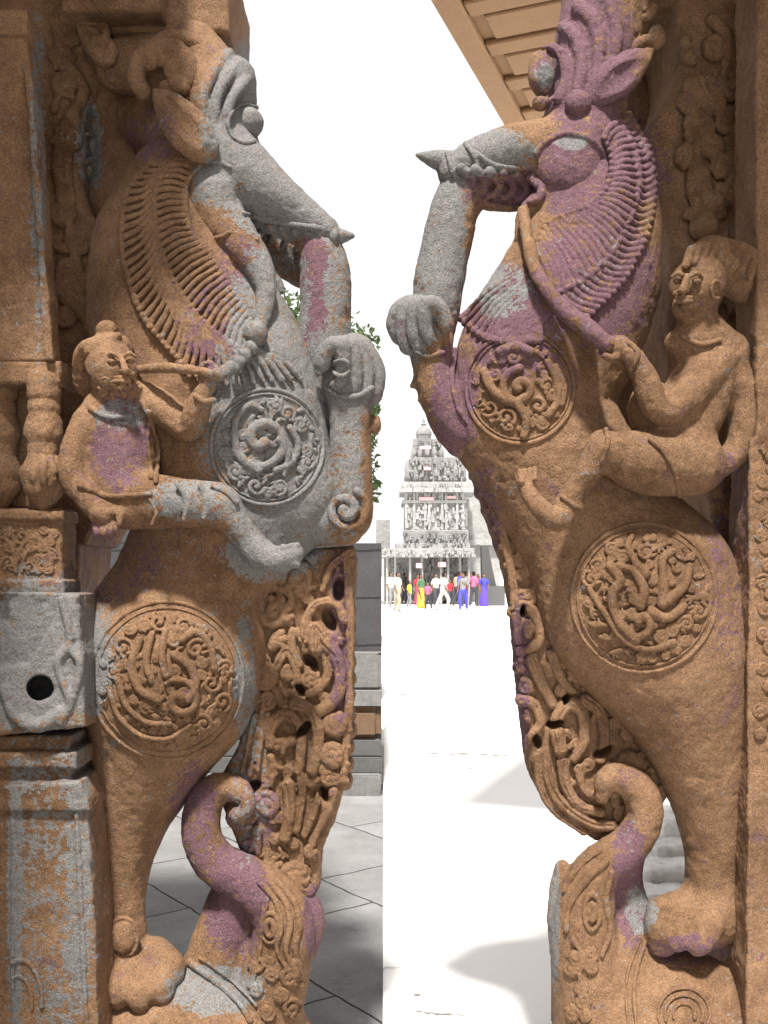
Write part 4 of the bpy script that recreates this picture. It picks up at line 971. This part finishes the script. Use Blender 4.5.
# ---------------- far tower, 56 m off
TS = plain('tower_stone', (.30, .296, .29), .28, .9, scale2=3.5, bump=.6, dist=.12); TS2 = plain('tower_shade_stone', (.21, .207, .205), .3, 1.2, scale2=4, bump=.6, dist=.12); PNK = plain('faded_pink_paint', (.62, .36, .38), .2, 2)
TW = empty('temple_tower', (G(434, 605, 56).x, 56, 0), 'pale tiered temple tower with a domed finial, crowd at its foot', 'tower')
def tb(x0, y0, x1, y1, dy=0, dep=3.2, m=None, name=None, bev=0):
    d = 56 + dy; a, b = G(x0, y0, d), G(x1, y1, d); mb = m or MB(); mb.box(a.x, d, b.z, b.x, d + dep, a.z, bev); return mb
def gx(x, d=56): return (x - 384) * d / 1000
def gz(y, d=56): return EYE + (575 - y) * d / 1000
mb = MB()
for a in ((402, 482, 475, 487, -.3), (400, 487.5, 478, 492, -.5), (404, 530, 468, 534, -.3), (396, 543, 470, 548, -.4), (402, 500, 466, 503, -.2)): tb(*a[:4], a[4], 4, mb)
mb.build('cornice', TS, TW)
tb(405, 492, 465, 545, 0, 4).build('storey', TS, TW)
mb = MB()
for x in (405, 413, 424, 428, 441, 445, 456, 462): tb(x, 493, x + 2.4, 529.8, -.16, .4, mb)
mb.build('pilasters', TS, TW)
mb = MB()
for i in range(5): tb(410.5 + i * 13.2, 503, 414.5 + i * 13.2, 526, -.05, .3, mb)
mb.build('niches', plain('dark_niche', (.2, .2, .2), .3, 3), TW)
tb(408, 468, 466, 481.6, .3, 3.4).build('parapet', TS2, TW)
for i, x in enumerate((408, 416, 426, 436, 446, 456, 463)):
    m = MB(); h_ = (18, 24, 15, 25, 15, 24, 18)[i]
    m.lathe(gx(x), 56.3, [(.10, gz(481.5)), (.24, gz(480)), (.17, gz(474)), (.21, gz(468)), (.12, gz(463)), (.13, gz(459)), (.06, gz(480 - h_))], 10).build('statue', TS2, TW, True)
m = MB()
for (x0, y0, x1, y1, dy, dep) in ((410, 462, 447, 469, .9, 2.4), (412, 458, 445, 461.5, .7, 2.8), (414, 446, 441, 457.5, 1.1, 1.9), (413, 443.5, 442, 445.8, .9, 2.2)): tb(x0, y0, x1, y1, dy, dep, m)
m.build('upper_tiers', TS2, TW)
m = MB(); m.lathe(gx(425), 57.9, [(.62, gz(443.5)), (.64, gz(440)), (.48, gz(439.5)), (.46, gz(437)), (.56, gz(436.6)), (.55, gz(435)), (.42, gz(434.6)), (.44, gz(431)), (.48, gz(430)), (.46, gz(427)), (.38, gz(424.5)), (.22, gz(422)), (.12, gz(420.5)), (.18, gz(419)), (.05, gz(417)), (.09, gz(416)), (.02, gz(412))], 8).build('finial', TS2, TW)
for x, dy, hh in ((414, .8, 12), (420, .7, 14), (427, .6, 16), (434, .7, 14), (441, .8, 12)):
    m = MB(); m.lathe(gx(x, 57), 56 + dy, [(.10, gz(459)), (.2, gz(458)), (.15, gz(453)), (.18, gz(450)), (.10, gz(447)), (.11, gz(446)), (.03, gz(459 - hh))], 10).build('statue', TS2, TW, True)
R3 = random.Random(31)
def clutter(x0, y0, x1, y1, dy, n, name, parent, mat, s0=.10, s1=.42):
    m = MB()
    for i in range(n):
        x, y = R3.uniform(x0, x1), R3.uniform(y0, y1); w_, h_ = R3.uniform(s0, s1) * .5, R3.uniform(s0, s1)
        X, Z = gx(x, 56 + dy), gz(y, 56 + dy); p = R3.uniform(.06, .26)
        if R3.random() < .5: m.box(X - w_ / 2, 56 + dy - p, Z - h_ / 2, X + w_ / 2, 56 + dy + .05, Z + h_ / 2, .02)
        else: m.lathe(X, 56 + dy - p * .4, [(w_ * .5, Z - h_ * .6), (w_ * .7, Z - h_ * .2), (w_ * .35, Z + h_ * .1), (w_ * .45, Z + h_ * .3), (.01, Z + h_ * .55)], 7)
    a_, b_ = gx(x0 - .5, 56 + dy), gx(x1 + .5, 56 + dy); m.box(a_, 56 + dy + .012, gz(y1, 56 + dy) - .05, b_, 56 + dy + .06, gz(y0, 56 + dy) + .05)
    return m.build(name, mat, parent)
clutter(410, 458, 464, 480, .2, 90, 'carved_figures', TW, TS2); clutter(406, 493, 464, 529, -.02, 120, 'wall_carving', TW, TS); clutter(413, 440, 441, 458, .9, 50, 'carved_figures', TW, TS2, .1, .3)
clutter(404, 482.5, 474, 491, -.4, 60, 'cornice_carving', TW, TS, .08, .2); clutter(404, 532, 468, 547, -.35, 60, 'base_carving', TW, TS2, .1, .3)
tb(420, 446, 431, 449, -.0, .2).build('pink_band', PNK, TW); tb(419, 497, 434, 500, -.3, .2).build('pink_band', PNK, TW); tb(447, 496, 456, 498.5, -.3, .2).build('pink_band', PNK, TW); tb(424, 467, 431, 470, -.1, .2).build('pink_band', PNK, TW); 
TH = empty('temple_hall', (gx(425), 54, 0), 'low pale temple hall with deep eaves at the foot of the tower', 'building')
m = MB(); tb(380, 549, 474, 554, -2.4, 5, m); tb(378, 554.4, 476, 557, -2.6, 5, m); m.build('eave', TS, TH)
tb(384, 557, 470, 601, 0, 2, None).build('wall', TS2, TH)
m = MB()
for x in (386, 394, 409, 421, 440, 447, 459, 468): tb(x, 557.4, x + 2.2, 604, -2.3, .25, m)
m.build('colonnade', TS, TH)
clutter(384, 549, 474, 556, -2.62, 60, 'eave_carving', TH, TS, .08, .3); clutter(388, 560, 468, 590, -.0, 60, 'wall_carving', TH, TS2, .1, .5)
for a in ((438, 562, 446, 567), (416, 563, 422, 568)): tb(*a, -2.5, .1).build('banner', PNK, TH)
tb(376, 520, 390, 548, .5, 3).build('side_roof', TS2, TH)
SW = empty('compound_wall', (gx(468, 60), 60, 0), 'plain pale wall joining the tower on the yali side', 'wall')
tb(464, 492, 500, 603, 4, .6).build('wall', TS, SW); m = MB(); tb(468, 540, 512, 545, 3.6, 1.2, m); m.build('coping', TS, SW)
GT = empty('gateway', (gx(486, 52), 52, 0), 'tall dark-stone gateway post past the crowd, half hidden by the scrolled tail', 'gate post')
m = MB(); m.prism([(gx(482, 52), gz(546, 52)), (gx(488, 52), gz(546, 52)), (gx(497, 52), gz(590, 52)), (gx(497, 52), 0), (gx(483, 52), 0)], 52, 53); m.build('post', plain('dark_stone', (.07, .07, .07), .3, 2), GT)
tb(478, 586, 505, 606, -4.4, .8).build('plinth', DGR, GT)

# ---------------- pale masonry stair glimpsed between the legs
ST = empty('ruined_stair', (G(662, 900, 4.4).x, 4.6, 0), 'stack of rough pale granite blocks seen between the hind leg and the curled trunk', 'stone blocks')
STM = plain('pale_block', (.62, .62, .61), .15, 6, scale2=35, bump=.7)
def blockv(q, d0, d1, name, mat, parent, h=.012):
    v = Vol(h); w0, w1 = (d0 - D0) / S, (d1 - D0) / S; v.poly(q, w0, w1, 10); return carve(v, name, mat, parent, 4)
blockv([(664, 822), (690, 816), (700, 850), (660, 852)], 5.0, 5.5, 'block', STM, ST)
blockv([(656, 846), (700, 842), (700, 876), (656, 874)], 4.9, 5.5, 'block', STM, ST)
blockv([(646, 870), (705, 868), (710, 905), (640, 900)], 4.7, 5.4, 'block', STM, ST)
blockv([(640, 896), (715, 896), (720, 950), (636, 950)], 4.5, 5.3, 'block', STM, ST)
MB().box(G(630, 0, 4.5).x, 4.45, 0, G(720, 0, 4.5).x, 5.4, .06).build('footing', STM, ST)

# ---------------- people on the plaza
SKIN = plain('skin', (.16, .09, .06), .1, 4, bump=0); HAIR = plain('black_hair', (.015, .012, .012), .1, 5, bump=0)
_cl = {}
def cloth(c):
    if c not in _cl: _cl[c] = plain('cloth_%d' % len(_cl), c, .12, 4, bump=.2)
    return _cl[c]
def mvol(prims, h):
    """small free-standing solid in metres: tubes ((x,y,z,r)...) or ellipsoids"""
    v = Vol(h)
    for pts in prims:
        q = np.array(pts, float); c = q[:, :3]; r = q[:, 3]; v.pr.append(('t', (c, r, 1.0), .02, 'u', (c - r[:, None]).min(0), (c + r[:, None]).max(0)))
    v.build(); return nets(v.D, v.lo, v.h)
def person(px, py, ht, top, low, label, sari=False, rot=0, step=.12, arm=0, pyfoot=None):
    d = 1600 / (py - 575); x0 = (px - 384) * d / 1000; k = ht / 1.7
    root = empty('person', (x0, d, 0), label, 'person', 'visitors crossing the plaza')
    ca, sa = math.cos(rot), math.sin(rot)
    def T(pts): return [(x0 + k * (a * ca - b * sa), d + k * (a * sa + b * ca), .004 + k * c, r * k) for a, b, c, r in pts]
    hy = 0
    body = [T([(0, 0, .95, .12), (0, 0, 1.15, .115), (0, 0, 1.36, .13), (0, 0, 1.46, .05)]), T([(0, 0, 1.46, .05), (0, -.01, 1.58, .085), (0, 0, 1.63, .08)]),
            T([(0, -.07, 1.57, .03), (0, -.10, 1.555, .014)]),
            T([(-.1, 0, .92, .085), (-.1, -step, .5, .055), (-.1, -step * .6, .08, .038), (-.1, -step - .1, .03, .03)]), T([(.1, 0, .92, .085), (.1, step, .5, .055), (.1, step * 1.8, .1, .038), (.1, step + .04, .03, .03)]),
            T([(-.17, 0, 1.38, .05), (-.23, .03, 1.12, .04), (-.22, -.1, .9, .03), (-.22, -.12, .82, .03)]), T([(.17, 0, 1.38, .05), (.24, .02, 1.14, .04), (.2, -.16 - arm, .95 + arm, .03), (.19, -.2 - arm, .92 + arm * 1.3, .03)])]
    V, Fc = mvol(body, .024); raw_mesh('body', V, Fc, SKIN, root, tint=False)
    sh = [T([(0, 0, .93, .135), (0, 0, 1.15, .13), (0, 0, 1.36, .145), (0, 0, 1.42, .08)]), T([(-.15, 0, 1.38, .065), (-.22, .02, 1.2, .055)]), T([(.15, 0, 1.38, .065), (.225, .01, 1.2, .055)])]
    if sari: sh.append(T([(-.1, -.08, 1.4, .06), (.06, -.12, 1.1, .06), (.14, .02, .85, .08)]))
    V, Fc = mvol(sh, .026); raw_mesh('shirt' if not sari else 'blouse', V, Fc, cloth(top), root, tint=False)
    if sari: lw_ = [T([(0, 0, .96, .15), (0, 0, .6, .19), (0, 0, .2, .22), (0, 0, .1, .22)])]
    else: lw_ = [T([(0, 0, .97, .135), (0, 0, .88, .14)]), T([(-.1, 0, .92, .1), (-.1, -step, .5, .078), (-.1, -step * .6, .12, .062)]), T([(.1, 0, .92, .1), (.1, step, .5, .078), (.1, step * 1.8, .14, .062)])]
    V, Fc = mvol(lw_, .026); raw_mesh('sari' if sari else 'trousers', V, Fc, cloth(low), root, tint=False)
    V, Fc = mvol([T([(0, .02, 1.60, .093), (0, .03, 1.66, .083)])] + ([T([(0, .1, 1.5, .05), (0, .1, 1.3, .04)])] if sari else []), .022); raw_mesh('hair', V, Fc, HAIR, root, tint=False)
white, dk, red, pink, blue, yel, vio, gr, mar = (.75, .75, .73), (.05, .05, .06), (.55, .04, .05), (.6, .12, .22), (.07, .07, .5), (.6, .62, .06), (.28, .07, .35), (.2, .2, .2), (.3, .04, .1)
person(391, 607, 1.7, white, gr, 'person in a white shirt and grey trousers standing apart from the crowd', False, .6)
person(405, 604, 1.7, dk, dk, 'person all in black standing before the hall', False, 1.2)
person(413, 603.5, 1.6, pink, white, 'person in a pink top and white trousers beside the one in black', False, 2)
person(418, 605, 1.6, red, mar, 'person wearing a red blouse and maroon sari', True, .3)
person(424, 603, 1.6, vio, pink, 'person wearing a violet blouse and pink sari', True, -.3)
person(430, 602.5, 1.65, white, dk, 'person in a white shirt and black trousers near the colonnade', False, 1.5)
person(436, 607, 1.65, white, dk, 'person in white with one arm out, black trousers, nearest the yali passage', False, .4, .16, .1)
person(441, 603, 1.55, yel, yel, 'person wearing a lime yellow sari', True, 1)
person(447, 603, 1.7, white, yel, 'person in a white top over a yellow skirt', True, .1)
person(453, 602.5, 1.7, gr, white, 'person in a grey shirt and white trousers beside the yellow skirt', False, -1)
person(460, 607, 1.75, blue, dk, 'person in a blue shirt walking with a wide stride', False, 1.4, .2)
person(466, 604, 1.75, white, red, 'person in a white blouse and red sari', True, .5)
person(470, 603, 1.8, red, gr, 'tall person in a red shirt and grey trousers', False, .2)
person(474, 607, 1.75, pink, dk, 'person in a pink shirt and black trousers in front of the red-shirted one', False, 2.4, .1, .15)
person(484, 606.5, 1.65, blue, (.1, .06, .55), 'person wrapped in a vivid blue sari, beside the dark gateway', True, 0)

# roof slabs added to shade the two pillars; front edge out of frame
RFM = plain('shade_roof_stone', (.20, .13, .08), .25, 6)
MB().box(-3.6, 2.15, 3.52, -.60, 3.35, 3.8, .02).build('roof_slab', RFM, LY)  # slab added to shade the pillar
MB().box(.74, 2.15, 3.52, 3.6, 3.6, 3.8, .02).build('roof_slab', RFM, RY)  # slab added to shade the pillar

tn = (.34, .28, .2); bg_ = (.45, .42, .36); gn = (.08, .16, .09)
person(398, 612, 1.7, bg_, tn, 'person in a beige shirt and tan trousers, well in front of the hall columns', False, .9, .16)
person(409.5, 609, 1.3, yel, gr, 'child in a yellow shirt and grey trousers', False, 1.1)
person(421, 608.5, 1.62, gn, (.5, .3, .05), 'person wearing a dark green blouse and mustard sari', True, .7)
person(428, 610, 1.25, pink, dk, 'child in a pink shirt and black trousers', False, -.6, .14)
person(444, 611, 1.68, white, bg_, 'person all in white and beige, walking past the yellow saris', False, 1.8, .2)
person(450, 606, 1.35, red, dk, 'child in a red shirt and black trousers beside a grey shirt', False, .3)
person(456.5, 605, 1.7, tn, dk, 'person in a tan shirt and black trousers', False, 2.1)
person(463, 611, 1.66, gr, blue, 'person in a grey shirt and blue trousers with a raised forearm', False, -.5, .12, .3)
person(478.5, 604, 1.6, mar, gn, 'person wearing a maroon blouse and green sari', True, .4)
GE0, GE1 = 1.15, 1.35
# unseen slab roofs, walls and posts added beside the passage to cut sky fill
for x0, x1, lab in ((-5.0, -GE0, 'unseen slab roof added to block sky light, nearest the bearded rider'), (GE1, 5.0, 'unseen slab roof added to block sky light, nearest the combed-hair rider')):
    rf = empty('added_sky_blocker', ((x0 + x1) / 2, -1, 0), lab, 'building')
    MB().box(x0, -6, 3.83, x1, 3.3, 4.05, .02).build('roof_slab', RFM, rf)  # unseen slab added to block sky light
    MB().box(x0 if x0 < 0 else x1 - .3, -6, 0, x0 + .3 if x0 < 0 else x1, 3.3, 3.83, .02).build('sky_blocker_wall', RFM, rf)  # side wall added to block low sky from the flank
    for yy in (-5.5, -2.6): 
        xx = x1 - .3 if x0 < 0 else x0 + .05; MB().box(xx, yy, 0, xx + .25, yy + .25, 3.83, .02).build('post', RFM, rf)  # unseen post added to cut sky fill
# ================================================================== camera, light
cam = bpy.data.cameras.new('camera'); co_ = bpy.data.objects.new('camera', cam); C.objects.link(co_)
co_.location = (0, 0, EYE); co_.rotation_euler = (math.radians(90), 0, 0)
cam.sensor_fit = 'VERTICAL'; cam.sensor_height = 24; cam.lens = 24 * 1000 / 1024; cam.shift_y = 63 / 1024; cam.clip_end = 2000; cam.clip_start = .05
sc = bpy.context.scene; sc.camera = co_
SUN_EL, SUN_AZ = 63, 187      # azimuth: compass-style, 0 = +Y, clockwise
w = bpy.data.worlds.new('World'); sc.world = w; w.use_nodes = True; t = w.node_tree; bg = t.nodes['Background']
sky = t.nodes.new('ShaderNodeTexSky'); sky.sky_type = 'NISHITA'; sky.sun_disc = False; sky.sun_elevation = math.radians(SUN_EL); sky.sun_rotation = math.radians(SUN_AZ); sky.dust_density = 2; sky.air_density = 1.0; sky.ozone_density = .5
hs = t.nodes.new('ShaderNodeHueSaturation'); hs.inputs['Saturation'].default_value = .12
t.links.new(sky.outputs[0], hs.inputs['Color'])
ov = t.nodes.new('ShaderNodeMix'); ov.data_type = 'RGBA'; ov.blend_type = 'MIX'; ov.inputs[0].default_value = .65; ov.inputs[7].default_value = (4.6, 4.6, 4.6, 1)   # thin white overcast
t.links.new(hs.outputs[0], ov.inputs[6]); t.links.new(ov.outputs[2], bg.inputs['Color']); bg.inputs['Strength'].default_value = .125
L = bpy.data.lights.new('sun', 'SUN'); L.energy = 4.6; L.angle = math.radians(5); L.color = (1, .95, .88)
lo_ = bpy.data.objects.new('sun', L); C.objects.link(lo_)
a, e = math.radians(SUN_AZ), math.radians(SUN_EL)
d = Vector((math.sin(a) * math.cos(e), math.cos(a) * math.cos(e), math.sin(e)))
lo_.rotation_euler = d.to_track_quat('Z', 'Y').to_euler(); lo_.location = d * 20
vs = sc.view_settings; vs.view_transform = 'Standard'; vs.look = 'None'; vs.exposure = 1.15; vs.gamma = 1; vs.use_curve_mapping = False
